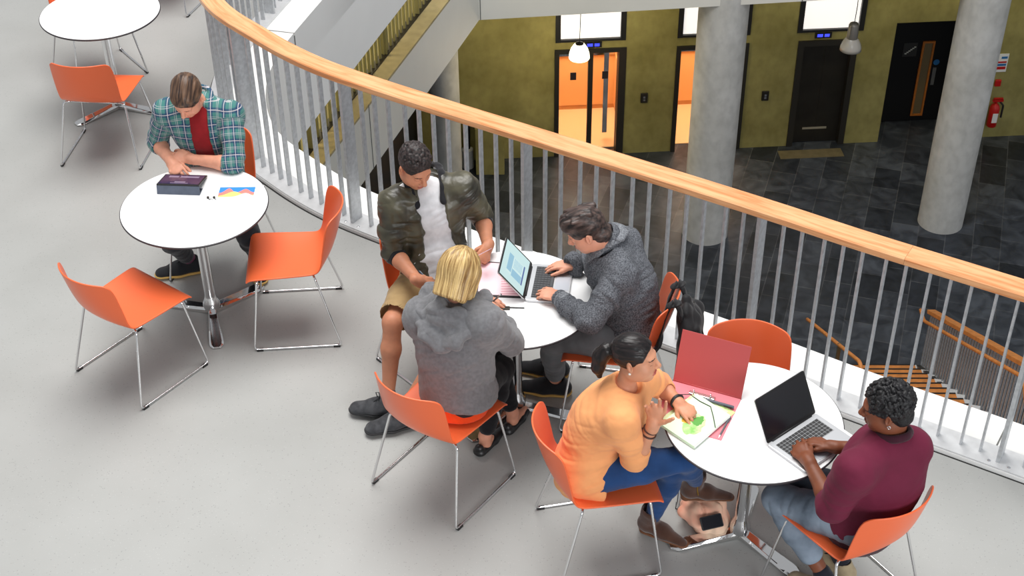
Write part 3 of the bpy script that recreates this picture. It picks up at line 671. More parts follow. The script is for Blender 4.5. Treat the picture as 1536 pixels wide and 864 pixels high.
# ------------------------------------------------------------------ sculpting: smooth unions of tapered limbs, meshed as one surface
V3 = lambda *a: np.array(a, float)
def nz(v): v = np.asarray(v, float); return v/(np.linalg.norm(v)+1e-12)
def frame(f, u):
    """rows: right, forward, up"""
    u = nz(u); f = nz(np.asarray(f, float)-u*(np.asarray(f, float)@u)); return np.array([np.cross(f, u), f, u])
def hash3(i, j, k, seed):
    h = (i*374761393+j*668265263+k*2147483647+seed*1274126177) & 0xFFFFFFFF
    h = ((h ^ (h >> 13))*1274126177) & 0xFFFFFFFF
    return ((h ^ (h >> 16)) & 0xFFFF)/65535.0
def noise3(p, seed=0):
    p = np.asarray(p, float); i = np.floor(p).astype(np.int64); f = p-i; f = f*f*(3-2*f); r = 0
    for dx in (0, 1):
        wx = f[:, 0] if dx else 1-f[:, 0]
        for dy in (0, 1):
            wy = f[:, 1] if dy else 1-f[:, 1]
            for dz in (0, 1):
                wz = f[:, 2] if dz else 1-f[:, 2]
                r = r+wx*wy*wz*hash3(i[:, 0]+dx, i[:, 1]+dy, i[:, 2]+dz, seed)
    return r
def fbm(p, seed=0, oct=3):
    r, a, t = 0, 1.0, 0
    for o in range(oct): r = r+a*noise3(p*2**o+o*17.3, seed+o); t += a; a *= 0.5
    return r/t

class Sculpt:
    def __init__(s, cell=0.005): s.cell = cell; s.P = []
    def _add(s, fn, lo, hi, k, op): s.P.append((fn, np.array(lo), np.array(hi), k, op)); return s
    def cap(s, a, b, ra, rb, k=0.02, op='+'):
        a, b = np.asarray(a, float), np.asarray(b, float); ba = b-a; L2 = ba@ba+1e-12; rm = max(ra, rb)
        def fn(X, Y, Z):
            t = np.clip(((X-a[0])*ba[0]+(Y-a[1])*ba[1]+(Z-a[2])*ba[2])/L2, 0, 1)
            return np.sqrt((X-a[0]-t*ba[0])**2+(Y-a[1]-t*ba[1])**2+(Z-a[2]-t*ba[2])**2)-(ra+(rb-ra)*t)
        return s._add(fn, np.minimum(a, b)-rm, np.maximum(a, b)+rm, k, op)
    def chain(s, pts, rs, k=0.02, op='+'):
        for i in range(len(pts)-1): s.cap(pts[i], pts[i+1], rs[i], rs[i+1], k, op)
        return s
    def ell(s, c, R, r, k=0.02, op='+'):
        c, R, r = np.asarray(c, float), np.asarray(R, float), np.asarray(r, float)
        def fn(X, Y, Z):
            q = [((X-c[0])*R[i, 0]+(Y-c[1])*R[i, 1]+(Z-c[2])*R[i, 2]) for i in range(3)]
            k0 = np.sqrt(sum((q[i]/r[i])**2 for i in range(3)))+1e-9; k1 = np.sqrt(sum((q[i]/r[i]**2)**2 for i in range(3)))+1e-9
            return k0*(k0-1)/k1
        e = np.sqrt(((R*r[:, None])**2).sum(0)); return s._add(fn, c-e, c+e, k, op)
    def ecap(s, a, b, ra, rb, w, flat, k=0.03, op='+'):
        """tapered capsule squashed to `flat` of its radius across the direction w"""
        a, b = np.asarray(a, float), np.asarray(b, float); w = np.asarray(w, float); d = nz(b-a); w = nz(w-d*(w@d)); g = 1/flat-1
        ba = b-a; L2 = ba@ba+1e-12; rm = max(ra, rb)
        def fn(X, Y, Z):
            x, y, z = X-a[0], Y-a[1], Z-a[2]; t = np.clip((x*ba[0]+y*ba[1]+z*ba[2])/L2, 0, 1)
            x, y, z = x-t*ba[0], y-t*ba[1], z-t*ba[2]; q = (x*w[0]+y*w[1]+z*w[2])*g
            d0 = np.sqrt(x*x+y*y+z*z)+1e-9; x, y, z = x+q*w[0], y+q*w[1], z+q*w[2]
            d1 = np.sqrt(x*x+y*y+z*z)+1e-9
            return (d1-(ra+(rb-ra)*t))*d0/d1
        return s._add(fn, np.minimum(a, b)-rm, np.maximum(a, b)+rm, k, op)
    def box(s, c, R, h, rad=0.005, k=0.005, op='+'):
        c, R, h = np.asarray(c, float), np.asarray(R, float), np.asarray(h, float)
        def fn(X, Y, Z):
            q = [np.abs((X-c[0])*R[i, 0]+(Y-c[1])*R[i, 1]+(Z-c[2])*R[i, 2])-(h[i]-rad) for i in range(3)]
            return np.sqrt(sum(np.maximum(v, 0)**2 for v in q))+np.minimum(np.maximum(np.maximum(q[0], q[1]), q[2]), 0)-rad
        e = (np.abs(R)*h[:, None]).sum(0); return s._add(fn, c-e, c+e, k, op)
    def plane(s, c, n, k=0.004):
        """keep only what lies behind the plane (n points away)"""
        c, n = np.asarray(c, float), nz(n)
        def fn(X, Y, Z): return (X-c[0])*n[0]+(Y-c[1])*n[1]+(Z-c[2])*n[2]
        return s._add(fn, [-1e9]*3, [1e9]*3, k, 'x')
    def mesh(s):
        h = s.cell; adds = [p for p in s.P if p[4] == '+']
        lo = np.min([p[1] for p in adds], 0)-4*h; hi = np.max([p[2] for p in adds], 0)+4*h
        n = np.ceil((hi-lo)/h).astype(int)+1; F = np.full(n, 0.5, np.float32)
        ax = [(lo[i]+h*np.arange(n[i])).astype(np.float32) for i in range(3)]
        for fn, a, b, k, op in s.P:
            m = k+3*h; i0 = np.maximum(np.floor((a-m-lo)/h), 0).astype(int) if a[0] > -1e8 else np.zeros(3, int); i1 = np.minimum(np.ceil((b+m-lo)/h)+1, n).astype(int) if b[0] < 1e8 else n
            if np.any(i1 <= i0): continue
            sl_ = tuple(slice(i0[i], i1[i]) for i in range(3))
            d = fn(ax[0][sl_[0]][:, None, None], ax[1][sl_[1]][None, :, None], ax[2][sl_[2]][None, None, :]).astype(np.float32); A = F[sl_]
            if op == '+':
                if k > 0: q = np.maximum(k-np.abs(A-d), 0)/k; F[sl_] = np.minimum(A, d)-q*q*k*0.25
                else: F[sl_] = np.minimum(A, d)
            else:
                e = -d if op == '-' else d
                if k > 0: q = np.maximum(k-np.abs(A-e), 0)/k; F[sl_] = np.maximum(A, e)+q*q*k*0.25
                else: F[sl_] = np.maximum(A, e)
        return surface_net(F, lo, h)

def surface_net(F, lo, h):
    I = F < 0
    S = np.zeros(tuple(d-1 for d in F.shape), np.uint8); offs = [(x, y, z) for x in (0, 1) for y in (0, 1) for z in (0, 1)]
    for o in offs: S += I[o[0]:F.shape[0]-1+o[0], o[1]:F.shape[1]-1+o[1], o[2]:F.shape[2]-1+o[2]]
    idx = np.argwhere((S > 0) & (S < 8)); N = len(idx)
    vid = np.full(S.shape, -1, np.int32); vid[tuple(idx.T)] = np.arange(N)
    C = np.stack([F[idx[:, 0]+o[0], idx[:, 1]+o[1], idx[:, 2]+o[2]] for o in offs], 1); O = np.array(offs, float)
    acc = np.zeros((N, 3)); cnt = np.zeros(N)
    for a in range(8):
        for b in range(a+1, 8):
            if np.abs(O[a]-O[b]).sum() != 1: continue
            m = (C[:, a] < 0) != (C[:, b] < 0); t = C[m, a]/(C[m, a]-C[m, b]); acc[m] += O[a]+(O[b]-O[a])*t[:, None]; cnt[m] += 1
    V = lo+h*(idx+acc/cnt[:, None]); Q = []
    for axis in range(3):
        u, v = [(1, 2), (2, 0), (0, 1)][axis]
        sa = [slice(1, -1)]*3; sa[axis] = slice(0, F.shape[axis]-1); sb = [slice(1, -1)]*3; sb[axis] = slice(1, F.shape[axis])
        A, B = I[tuple(sa)], I[tuple(sb)]
        for flip in (False, True):
            m = np.argwhere((A & ~B) if not flip else (~A & B))
            if not len(m): continue
            base = m.copy(); base[:, u] += 1; base[:, v] += 1
            def cell(du, dv):
                c_ = base.copy(); c_[:, u] -= du; c_[:, v] -= dv; return vid[tuple(c_.T)]
            q = np.stack([cell(1, 1), cell(0, 1), cell(0, 0), cell(1, 0)], 1)
            Q.append(q if not flip else q[:, ::-1])
    return V, np.concatenate(Q)

def vnormals(V, Q):
    n = np.cross(V[Q[:, 2]]-V[Q[:, 0]], V[Q[:, 3]]-V[Q[:, 1]]); N = np.zeros_like(V)
    for k in range(4):
        for c_ in range(3): N[:, c_] += np.bincount(Q[:, k], weights=n[:, c_], minlength=len(V))
    return N/(np.linalg.norm(N, axis=1)[:, None]+1e-12)
def relax(V, Q, it=1, w=0.5):
    for _ in range(it):
        S = np.zeros_like(V); c_ = np.zeros(len(V))
        for a, b in ((0, 1), (1, 2), (2, 3), (3, 0)):
            for i, j in ((Q[:, a], Q[:, b]), (Q[:, b], Q[:, a])):
                for d in range(3): S[:, d] += np.bincount(i, weights=V[j, d], minlength=len(V))
                c_ += np.bincount(i, minlength=len(V))
        V = V*(1-w)+w*S/np.maximum(c_, 1)[:, None]
    return V
def skin_obj(name, V, Q, material, parent=None, origin=None, mats=None, fmat=None, attrs=None):
    me = bpy.data.meshes.new(name); W = V-(origin if origin is not None else 0)
    me.vertices.add(len(W)); me.vertices.foreach_set('co', W.astype(np.float32).ravel())
    me.loops.add(len(Q)*4); me.loops.foreach_set('vertex_index', Q.astype(np.int32).ravel())
    me.polygons.add(len(Q)); me.polygons.foreach_set('loop_start', np.arange(0, len(Q)*4, 4, dtype=np.int32))
    me.polygons.foreach_set('use_smooth', np.ones(len(Q), bool))
    for m_ in (mats or [material]): me.materials.append(m_)
    if fmat is not None: me.polygons.foreach_set('material_index', fmat.astype(np.int32))
    for nm, arr in (attrs or {}).items():
        at_ = me.attributes.new(nm, 'FLOAT_VECTOR', 'POINT'); at_.data.foreach_set('vector', arr.astype(np.float32).ravel())
    me.update(calc_edges=True)
    o = bpy.data.objects.new(name, me); COL.objects.link(o)
    if parent: o.parent = parent
    if origin is not None and parent is None: o.location = tuple(map(float, origin))
    return o

def bone_folds(V, bones, amp, seed=0, fpar=26.0, fperp=7.0, soft=0.018, ridge=0.6):
    """cloth folds that run round each limb; bones: (a, b, radius, weight or None, end bias)"""
    W, Dd = [], []
    for n_, bn in enumerate(bones):
        a, b, r = bn[0], bn[1], bn[2]; g = bn[3] if len(bn) > 3 else 1.0
        ba = b-a; L2 = ba@ba; t = np.clip(((V-a)@ba)/L2, 0, 1); d = np.linalg.norm(V-a-t[:, None]*ba, axis=1)-r
        W.append(np.exp(-np.clip(d, -.05, .3)/soft)); dr = ba/math.sqrt(L2); par = V@dr; perp = V-par[:, None]*dr
        tw = bn[4] if len(bn) > 4 else 0.0
        p = perp*fperp+np.outer(par+tw*(V@nz(np.cross(dr, [0.3, 0.5, 0.8]))), dr)*fpar; p = p+0.45*np.stack([noise3(V*8+k*5.1, seed+50+k) for k in range(3)], 1)
        f = noise3(p, seed+n_); f = (1-ridge)*(f-0.5)*2+ridge*(2.4*np.abs(2*f-1)-.75); lo = noise3(V*5.5+3.7, seed+99)
        Dd.append(f*g*(0.45+1.1*lo)*(bn[5](t) if len(bn) > 5 else 1))
    W = np.array(W); W /= W.sum(0)+1e-12
    return amp*(W*np.array(Dd)).sum(0)

# ------------------------------------------------------------------ people
def skin_mat(name, color, rough=0.5):
    m = mat(name, color, rough, 0, 0.35, var=0.10, vscale=30, sss=0.12); return m
def hair_mat(name, c1, c2, rough=0.42, scale=1.0):
    m, N, L, b = node_mat(name); a = N.new('ShaderNodeAttribute'); a.attribute_name = 'flow'
    n = N.new('ShaderNodeTexNoise'); n.inputs['Scale'].default_value = scale; n.inputs['Detail'].default_value = 5
    r = N.new('ShaderNodeValToRGB'); r.color_ramp.elements[0].position = .36; r.color_ramp.elements[0].color = c1; r.color_ramp.elements[1].position = .66; r.color_ramp.elements[1].color = c2
    L.new(a.outputs['Vector'], n.inputs['Vector']); L.new(n.outputs['Fac'], r.inputs['Fac']); L.new(r.outputs['Color'], b.inputs['Base Color'])
    b.inputs['Roughness'].default_value = rough; b.inputs['Specular IOR Level'].default_value = 0.4
    bp = N.new('ShaderNodeBump'); bp.inputs['Strength'].default_value = 0.5; bp.inputs['Distance'].default_value = 0.004
    L.new(n.outputs['Fac'], bp.inputs['Height']); L.new(bp.outputs['Normal'], b.inputs['Normal']); return m

class Person:
    def __init__(s, J, head_f, head_u, sc=1.0, chest_f=None, hscale=1.0):
        s.J = {k: np.array(v, float) for k, v in J.items()}; j = s.J; s.sc = sc; s.hs = 0.95*hscale
        s.up = nz(j['neck']-j['pel']); r = nz(j['shR']-j['shL']); s.r = nz(r-s.up*(r@s.up)); s.f = np.cross(s.up, s.r)
        s.hipr = nz(j['hipR']-j['hipL']); s.hipf = nz(np.cross([0, 0, 1.0], s.hipr))
        s.H = frame(head_f, head_u); s.origin = np.array([j['pel'][0], j['pel'][1], 0.0])
        s.mid = (j['pel']+j['neck'])/2-s.f*0.035; s.chest = j['neck']-s.up*0.165+s.f*0.005
        s.hands = {}
    def hl(s, *p): return s.J['head']+(np.array(p)*s.hs) @ s.H      # head local -> world
    def neck_ring(s, rx, ry, lift, a0, a1, n=18, dip=.0, tilt=.0):
        """points round the neck, square to it"""
        nb = s.J['neck']-s.up*.02; ax = nz(nz(s.hl(0, -.030, -.075)-nb)+s.up*.8); R = frame(s.f+s.up*tilt, ax); c_ = nb+ax*lift+R[1]*.006
        return [c_+R[0]*rx*math.sin(t)+R[1]*ry*math.cos(t)-R[2]*dip*math.cos(t) for t in np.linspace(a0, a1, n)], c_, R
    def torso(s, S, e=0.0, belly=0.0, k=0.05):
        j = s.J; q = s.sc; B = np.array([s.r, s.f, s.up]); Bh = np.array([s.hipr, s.hipf, [0, 0, 1]])
        S.ell(j['pel']-V3(0, 0, .01), Bh, (.165*q+e, .118*q+e, .105*q+e), k)
        S.ecap(j['pel']+V3(0, 0, .02), s.mid, .142*q+e, .140*q+e, s.f, .72, k)
        S.ecap(s.mid, s.chest-s.up*.02, .140*q+e, .158*q+e, s.f, .70+belly, k)
        S.ell(s.chest, B, (.168*q+e, .112*q+e, .165*q+e), k)
        for sd in ('shL', 'shR'):
            S.cap(j['neck']-s.up*.040, j[sd]-s.up*.004, .056*q+e*.9, .050*q+e, k)
            S.cap(s.chest+s.r*(.09 if sd == 'shR' else -.09), j[sd]-s.up*.03, .07*q+e, .05*q+e, k)
    def arm(s, S, sd, e=0.0, t1=1.0, k=0.02, full=True):
        j = s.J; q = s.sc; a, b, c_ = j['sh'+sd], j['el'+sd], j['wr'+sd]
        S.chain([a, a+(b-a)*.45, b], [.053*q+e, .048*q+e, .040*q+e], k)
        m = b+(c_-b)*.3; end = b+(c_-b)*t1
        rr = lambda t: (.041 if t < .3 else .041+(.027-.041)*(t-.3)/.7)*q
        if t1 > .3: S.chain([b, m, end], [.039*q+e, .041*q+e, rr(t1)+e], k)
        elif t1 > 0: S.cap(b, end, .039*q+e, .041*q+e, k)
    def leg(s, S, sd, e=0.0, t1=1.0, k=0.03, thick=1.0):
        j = s.J; q = s.sc*thick; a, b, c_ = j['hip'+sd], j['kn'+sd], j['an'+sd]
        S.chain([a, a+(b-a)*.5, b], [.088*q+e, .075*q+e, .056*q+e], k)
        if t1 > 0:
            back = nz(np.cross(np.cross(b-a, c_-b), c_-b)); m = b+(c_-b)*.35-back*.012*0
            if t1 > .35: S.chain([b, m, b+(c_-b)*t1], [.054*q+e, .055*q+e, (.055-(.055-.036)*(t1-.35)/.65)*q+e], k)
            else: S.cap(b, b+(c_-b)*t1, .054*q+e, .055*q+e, k)
    def hand(s, S, sd, n, curl=(.35, .5, .4), d=None, thumb=(.65, .45, .15), curls=None, spread=1.2, k=0.006, size=1.0):
        """palm, four unequal bent fingers and a thumb. n: back of the hand"""
        j = s.J; w = j['wr'+sd]; d = nz(j['ha'+sd]-w) if d is None else nz(d); n = nz(np.asarray(n, float)-d*(np.asarray(n, float)@d))
        x = np.cross(d, n); x = x if sd == 'L' else -x          # towards the thumb
        q = s.sc*size; R = np.array([x, d, n])
        S.cap(w-d*.02, w+d*.015, .027*q, .025*q, .012)
        S.ecap(w+d*.012*q, w+d*.072*q, .034*q, .039*q, n, .40, .012)
        for i, (ox, oy, L_, r0) in enumerate(((.029, .083, .072, .0088), (.0095, .088, .080, .0092), (-.0105, .084, .074, .0088), (-.029, .075, .058, .0078))):
            cu = (curls[i] if curls else curl); p = w+(x*ox*spread+d*(oy-.01))*q+n*.002; ang = 0; dx = d+x*(ox*2.2)*(spread-0.6); dx = nz(dx)
            S.cap(w+(x*ox*.9+d*.045)*q, p, .0105*q, .0098*q, k)
            for t, (fr, a_) in enumerate(zip((.44, .31, .25), cu)):
                ang += a_; v = nz(dx*math.cos(ang)-n*math.sin(ang)); p2 = p+v*L_*fr*q*1.08
                S.cap(p, p2, (r0-t*.0008)*q, (r0-(t+1)*.0008)*q, .003); p = p2
        out, dn, be = thumb; p = w+(x*.022+d*.018-n*.004)*q; v = nz(x*math.sin(out)+d*math.cos(out)-n*dn)
        for t, (L_, r0) in enumerate(((.040, .0135), (.032, .0105), (.026, .0095))):
            p2 = p+v*L_*q; S.cap(p, p2, r0*q, (r0-.0012)*q, .008 if t == 0 else .004); p = p2; v = nz(v+(d*be-x*be*.6-n*be*.3))
    def head(s, S, fem=False):
        H = s.H; h = s.hs; L = s.hl
        def E(c_, r, k=.012, op='+'): S.ell(L(*c_), H, np.array(r)*h, k*h, op)
        E((0, -.014, .036), (.0755, .095, .086)); E((0, .026, -.034), (.061, .068, .082), .03)
        E((0, .054, -.090), (.034 if not fem else .029, .032, .027), .03)
        for sx in (-1, 1):
            E((sx*.040, .042, -.040), (.030, .034, .034), .025); E((sx*.046, .005, -.070), (.022, .036, .028), .03)
            E((sx*.031, .098, .000), (.019, .017, .013), .012, '-')
        E((0, .076, .024), (.050, .018, .013), .02)
        S.cap(L(0, .088, .014), L(0, .110, -.026), .0085*h, .0125*h, .012*h); S.cap(L(0, .110, -.026), L(0, .100, -.034), .0125*h, .011*h, .006*h)
        for sx in (-1, 1): E((sx*.0135, .098, -.032), (.0085, .010, .0075), .006)
        E((0, .090, -.060), (.024, .012, .0065), .006); E((0, .088, -.0715), (.020, .012, .007), .006); S.cap(L(-.022, .098, -.0655), L(.022, .098, -.0655), .0022*h, .0022*h, .002*h, '-')
        for sx in (-1, 1):
            E((sx*.031, .077, .001), (.0155, .0125, .0125), .004)
            Re = frame(nz(H[0]*sx*.55+H[1]*.45*-1+0*H[2]), H[2]+H[1]*-.18)
            S.ell(L(sx*.079, -.012, -.006), Re, np.array((.019, .0095, .031))*h, .006*h); S.ell(L(sx*.089, -.006, -.002), Re, np.array((.010, .006, .018))*h, .004*h, '-')
        # neck
        nb = s.J['neck']-s.up*.02; S.ecap(nb, L(0, -.030, -.075), .058*h if not fem else .050*h, .054*h if not fem else .045*h, H[1], .95, .03)
    def face_paint(s, V, Q, extra=()):
        """which faces are lips, brows, lashes (by place on the head)"""
        c_ = V[Q].mean(1); l = ((c_-s.J['head']) @ s.H.T)/s.hs; f = np.zeros(len(Q), int)
        def inside(cc, r): return (((l-np.array(cc))/np.array(r))**2).sum(1) < 1
        for z_, rz_ in ((-.060, .0068), (-.0715, .0075)): f[inside((0, .098, z_), (.025, .022, rz_)) & (l[:, 1] > .06)] = 1
        for sx in (-1, 1):
            f[inside((sx*.031, .092, -.005), (.017, .02, .0036))] = 2
            f[inside((sx*.033, .085, .0215), (.021, .03, .0050)) & (l[:, 1] > .05)] = 3
        for cc, r, mi in extra: f[inside(cc, r)] = mi
        return f
    def build_body(s, label, skin, lips, brow, hands, cell=.0031, fem=False, foot=.7):
        S = Sculpt(cell); s.torso(S, -.012); j = s.J
        for sd in 'LR':
            s.arm(S, sd, 0); s.leg(S, sd, -.006)
            h = hands[sd]; s.hand(S, sd, **h)
            a = j['an'+sd]; t = s.toe[sd]; S.chain([a, a+V3(0, 0, -.052), a+t*.08*foot+V3(0, 0, -.072), a+t*.135*foot+V3(0, 0, -.078)], [.034*s.sc, .030*s.sc, .020*s.sc, .013*s.sc], .015)
        s.head(S, fem)
        V, Q = S.mesh(); f = s.face_paint(V, Q)
        s.body = skin_obj('person', V, Q, None, None, s.origin, [skin, lips, MATS['lash_dark'], brow], f)
        tag(s.body, label, 'person'); return s.body
    def cloth(s, name, S, material, folds=None, amp=.004, seed=1, attrs=None, rel=1, fine=0.0015, label=None, mats=None, **kw):
        V, Q = S.mesh(); V = relax(V, Q, rel); N = vnormals(V, Q)
        A = {'plaid': attrs(V)} if attrs else None
        if folds is not None: V = V+N*bone_folds(V, folds, amp, seed, **kw)[:, None]
        if fine: V = V+N*((fbm(V*38, seed+7, 2)-.5)*2*fine)[:, None]
        o = skin_obj(name, V, Q, material, s.body, s.origin, attrs=A)
        if label: o['label'] = label
        return o
    def hairdo(s, name, S, material, flow, amp=.004, freq=(40, 40, 4), seed=3, rel=0, curl=None):
        """flow: local coordinates -> coordinates that vary slowly along the strands"""
        V, Q = S.mesh(); V = relax(V, Q, rel) if rel else V; N = vnormals(V, Q); l = ((V-s.J['head']) @ s.H.T)/s.hs; fl = flow(l)
        n_ = fbm(fl, seed, 3); V = V+N*((n_-.5)*2*amp+amp*.45)[:, None]
        return skin_obj(name, V, Q, material, s.body, s.origin, attrs={'flow': fl})
    def foot_frame(s, sd): t = s.toe[sd]; return s.J['an'+sd], t, np.array([t[1], -t[0], 0])
    def sneaker(s, sd, upper, sole, size=1.0, tongue=True, lace=None, lift=0.0, pitch=0.0):
        a, t, x = s.foot_frame(sd); q = s.sc*size; z0 = a[2]-.105+lift; up = V3(0, 0, 1)
        if pitch: t = nz(t*math.cos(pitch)+up*math.sin(pitch)); up = nz(np.cross(x, t)); up = up if up[2] > 0 else -up
        o = a-up*(.105*q) if pitch else V3(a[0], a[1], max(0.0, a[2]-.105))
        P = lambda y, z, w=0: o+t*y*q+up*z*q+x*w*q
        S = Sculpt(.0036)
        S.ecap(P(-.045, .045), P(.06, .045), .046*q, .052*q, up, .82, .02); S.ecap(P(.06, .038), P(.165, .030), .052*q, .042*q, up, .62, .02)
        S.chain([P(-.04, .05), P(-.02, .085)], [.042*q, .041*q], .02); S.cap(P(.02, .07), P(.10, .045), .036*q, .034*q, .02)
        S.plane(P(0, .018), -up, .003); S.cap(P(-.012, .10), P(-.008, .15), .036*q, .045*q, .004, '-')
        V, Q = S.mesh(); V = relax(V, Q, 1); sh = skin_obj('shoe', V, Q, upper, s.body, s.origin)
        S = Sculpt(.0036); S.ecap(P(-.045, .018), P(.07, .018), .049*q, .055*q, up, .45, .02); S.ecap(P(.07, .018), P(.168, .018), .055*q, .045*q, up, .40, .02)
        S.plane(P(0, .024), up, .002); S.plane(P(0, .001), -up, .002); V, Q = S.mesh(); skin_obj('sole', V, Q, sole, sh, s.origin)
        if lace is not None:
            b = MB()
            for k_ in range(4):
                y = .045+.022*k_; zt = .098-.013*k_
                b.tube([P(y, zt-.014, -.026), P(y+.004, zt, -.012), P(y+.006, zt+.002, 0), P(y+.004, zt, .012), P(y, zt-.014, .026)], .0032*q, 6)
            for sg in (-1, 1): b.tube([P(.045, .10, 0), P(.05, .118, sg*.022), P(.07, .105, sg*.036), P(.06, .098, sg*.016), P(.045, .10, 0)], .0028*q, 6)
            lo_ = b.obj('laces', lace, sh, smooth=True); lo_.data.transform(Matrix.Translation(-Vector(s.origin)))
        return sh
mat('lash_dark', (0.02, 0.014, 0.012, 1), .6)
SKEL = {
 'plaid': {'pel': (-1.738, 7.101, 0.558), 'hipL': (-1.642, 7.094, 0.540), 'hipR': (-1.832, 7.088, 0.533), 'neck': (-1.755, 7.140, 1.057), 'head': (-1.790, 7.004, 1.151), 'shL': (-1.575, 7.067, 1.014), 'shR': (-1.938, 7.066, 1.035), 'elL': (-1.557, 6.892, 0.781), 'wrL': (-1.807, 6.937, 0.792), 'haL': (-1.900, 6.973, 0.800), 'elR': (-2.044, 7.150, 0.782), 'wrR': (-1.922, 6.930, 0.776), 'haR': (-1.871, 6.841, 0.782), 'knL': (-1.503, 6.725, 0.414), 'knR': (-1.981, 6.710, 0.450), 'anL': (-1.530, 6.980, 0.107), 'anR': (-1.925, 6.930, 0.107)},
 'jacket': {'pel': (-0.399, 6.102, 0.587), 'hipL': (-0.318, 6.055, 0.546), 'hipR': (-0.473, 6.160, 0.549), 'neck': (-0.446, 6.221, 1.098), 'head': (-0.482, 6.130, 1.235), 'shL': (-0.245, 6.189, 1.070), 'shR': (-0.599, 6.103, 1.042), 'elL': (-0.152, 6.280, 0.814), 'wrL': (-0.121, 6.030, 0.804), 'haL': (-0.120, 5.931, 0.820), 'elR': (-0.613, 6.046, 0.762), 'wrR': (-0.478, 5.837, 0.735), 'haR': (-0.438, 5.898, 0.668), 'knR': (-0.616, 5.775, 0.517), 'anR': (-0.655, 5.640, 0.117), 'knL': (-0.334, 5.646, 0.452), 'anL': (-0.568, 5.549, 0.114)},
 'blonde': {'pel': (-0.264, 5.223, 0.545), 'hipL': (-0.333, 5.285, 0.531), 'hipR': (-0.240, 5.134, 0.543), 'neck': (-0.260, 5.312, 1.034), 'head': (-0.237, 5.297, 1.185), 'shL': (-0.421, 5.301, 0.943), 'shR': (-0.124, 5.175, 0.993), 'elR': (-0.006, 5.272, 0.778), 'wrR': (-0.069, 5.491, 0.786), 'haR': (-0.099, 5.573, 0.780), 'elL': (-0.370, 5.509, 0.781), 'wrL': (-0.163, 5.608, 0.769), 'haL': (-0.073, 5.598, 0.770), 'knR': (-0.055, 5.463, 0.461), 'anR': (-0.148, 5.366, 0.091), 'knL': (-0.106, 5.600, 0.482), 'anL': (-0.006, 5.524, 0.111)},
 'denim': {'pel': (0.617, 5.681, 0.530), 'hipL': (0.603, 5.587, 0.535), 'hipR': (0.594, 5.772, 0.532), 'neck': (0.478, 5.760, 1.018), 'head': (0.366, 5.703, 1.125), 'shL': (0.525, 5.577, 0.959), 'shR': (0.565, 5.845, 0.955), 'elL': (0.379, 5.409, 0.797), 'wrL': (0.231, 5.603, 0.793), 'haL': (0.155, 5.663, 0.785), 'elR': (0.475, 5.945, 0.800), 'wrR': (0.312, 5.870, 0.795), 'haR': (0.221, 5.888, 0.784), 'knL': (0.205, 5.651, 0.493), 'anL': (0.224, 5.790, 0.110), 'knR': (0.196, 5.851, 0.498), 'anR': (0.220, 5.949, 0.103)},
 'orange': {'pel': (0.328, 4.711, 0.541), 'hipR': (0.380, 4.630, 0.534), 'hipL': (0.349, 4.804, 0.532), 'neck': (0.492, 4.710, 0.998), 'head': (0.525, 4.709, 1.151), 'shR': (0.464, 4.529, 0.960), 'shL': (0.575, 4.830, 0.930), 'elR': (0.530, 4.568, 0.696), 'wrR': (0.598, 4.544, 0.914), 'haR': (0.632, 4.628, 0.947), 'elL': (0.665, 4.965, 0.775), 'wrL': (0.741, 4.827, 0.789), 'haL': (0.793, 4.756, 0.788), 'knR': (0.767, 4.645, 0.617), 'anR': (0.856, 4.834, 0.283), 'knL': (0.733, 4.718, 0.494), 'anL': (0.651, 4.769, 0.110)},
 'burg': {'pel': (1.525, 4.372, 0.565), 'hipL': (1.478, 4.289, 0.545), 'hipR': (1.615, 4.408, 0.545), 'neck': (1.560, 4.330, 1.020), 'head': (1.522, 4.352, 1.170), 'shL': (1.379, 4.171, 0.998), 'shR': (1.655, 4.345, 0.955), 'elL': (1.329, 4.226, 0.734), 'wrL': (1.259, 4.446, 0.790), 'haL': (1.247, 4.539, 0.788), 'elR': (1.600, 4.500, 0.775), 'wrR': (1.377, 4.527, 0.789), 'haR': (1.325, 4.602, 0.782), 'knL': (1.177, 4.541, 0.463), 'anL': (1.415, 4.345, 0.107), 'knR': (1.304, 4.653, 0.475), 'anR': (1.500, 4.500, 0.107)},
}
SKIN_A = skin_mat('fair_skin', srgb(226, 160, 132)); SKIN_B = skin_mat('tan_skin', srgb(204, 138, 106)); SKIN_C = skin_mat('olive_skin', srgb(212, 150, 118)); SKIN_D = skin_mat('brown_skin', srgb(128, 74, 50))
LIP_A = mat('pink_lips', srgb(198, 108, 96), .4); LIP_B = mat('tan_lips', srgb(168, 92, 76), .4); LIP_C = mat('rose_lips', srgb(180, 84, 78), .35); LIP_D = mat('brown_lips', srgb(120, 62, 52), .4)
BROW_D = mat('dark_brow', srgb(44, 30, 26), .7); BROW_L = mat('brown_brow', srgb(92, 66, 46), .7)
def fabric(name, col, rough=.85, var=.18, vscale=22, bump=.25, bscale=420, sheen=.15, color2=None, detail=4): return mat(name, col, rough, 0, .25, var=var, vscale=vscale, bump=bump, bscale=bscale, sheen=sheen, color2=color2, detail=detail)
SOLE_W = mat('pale_sole', srgb(200, 190, 150), .6); SOLE_B = mat('black_sole', (0.02, .02, .022, 1), .6); SOLE_GUM = mat('gum_sole', srgb(196, 158, 84), .6)
SHOE_B = fabric('black_shoe', (0.014, 0.015, 0.018, 1), .8); SHOE_G = fabric('charcoal_knit_shoe', (0.03, .031, .035, 1), .8, color2=(.07, .072, .078, 1))
LACE = mat('black_lace', (0.02, .02, .022, 1), .8)

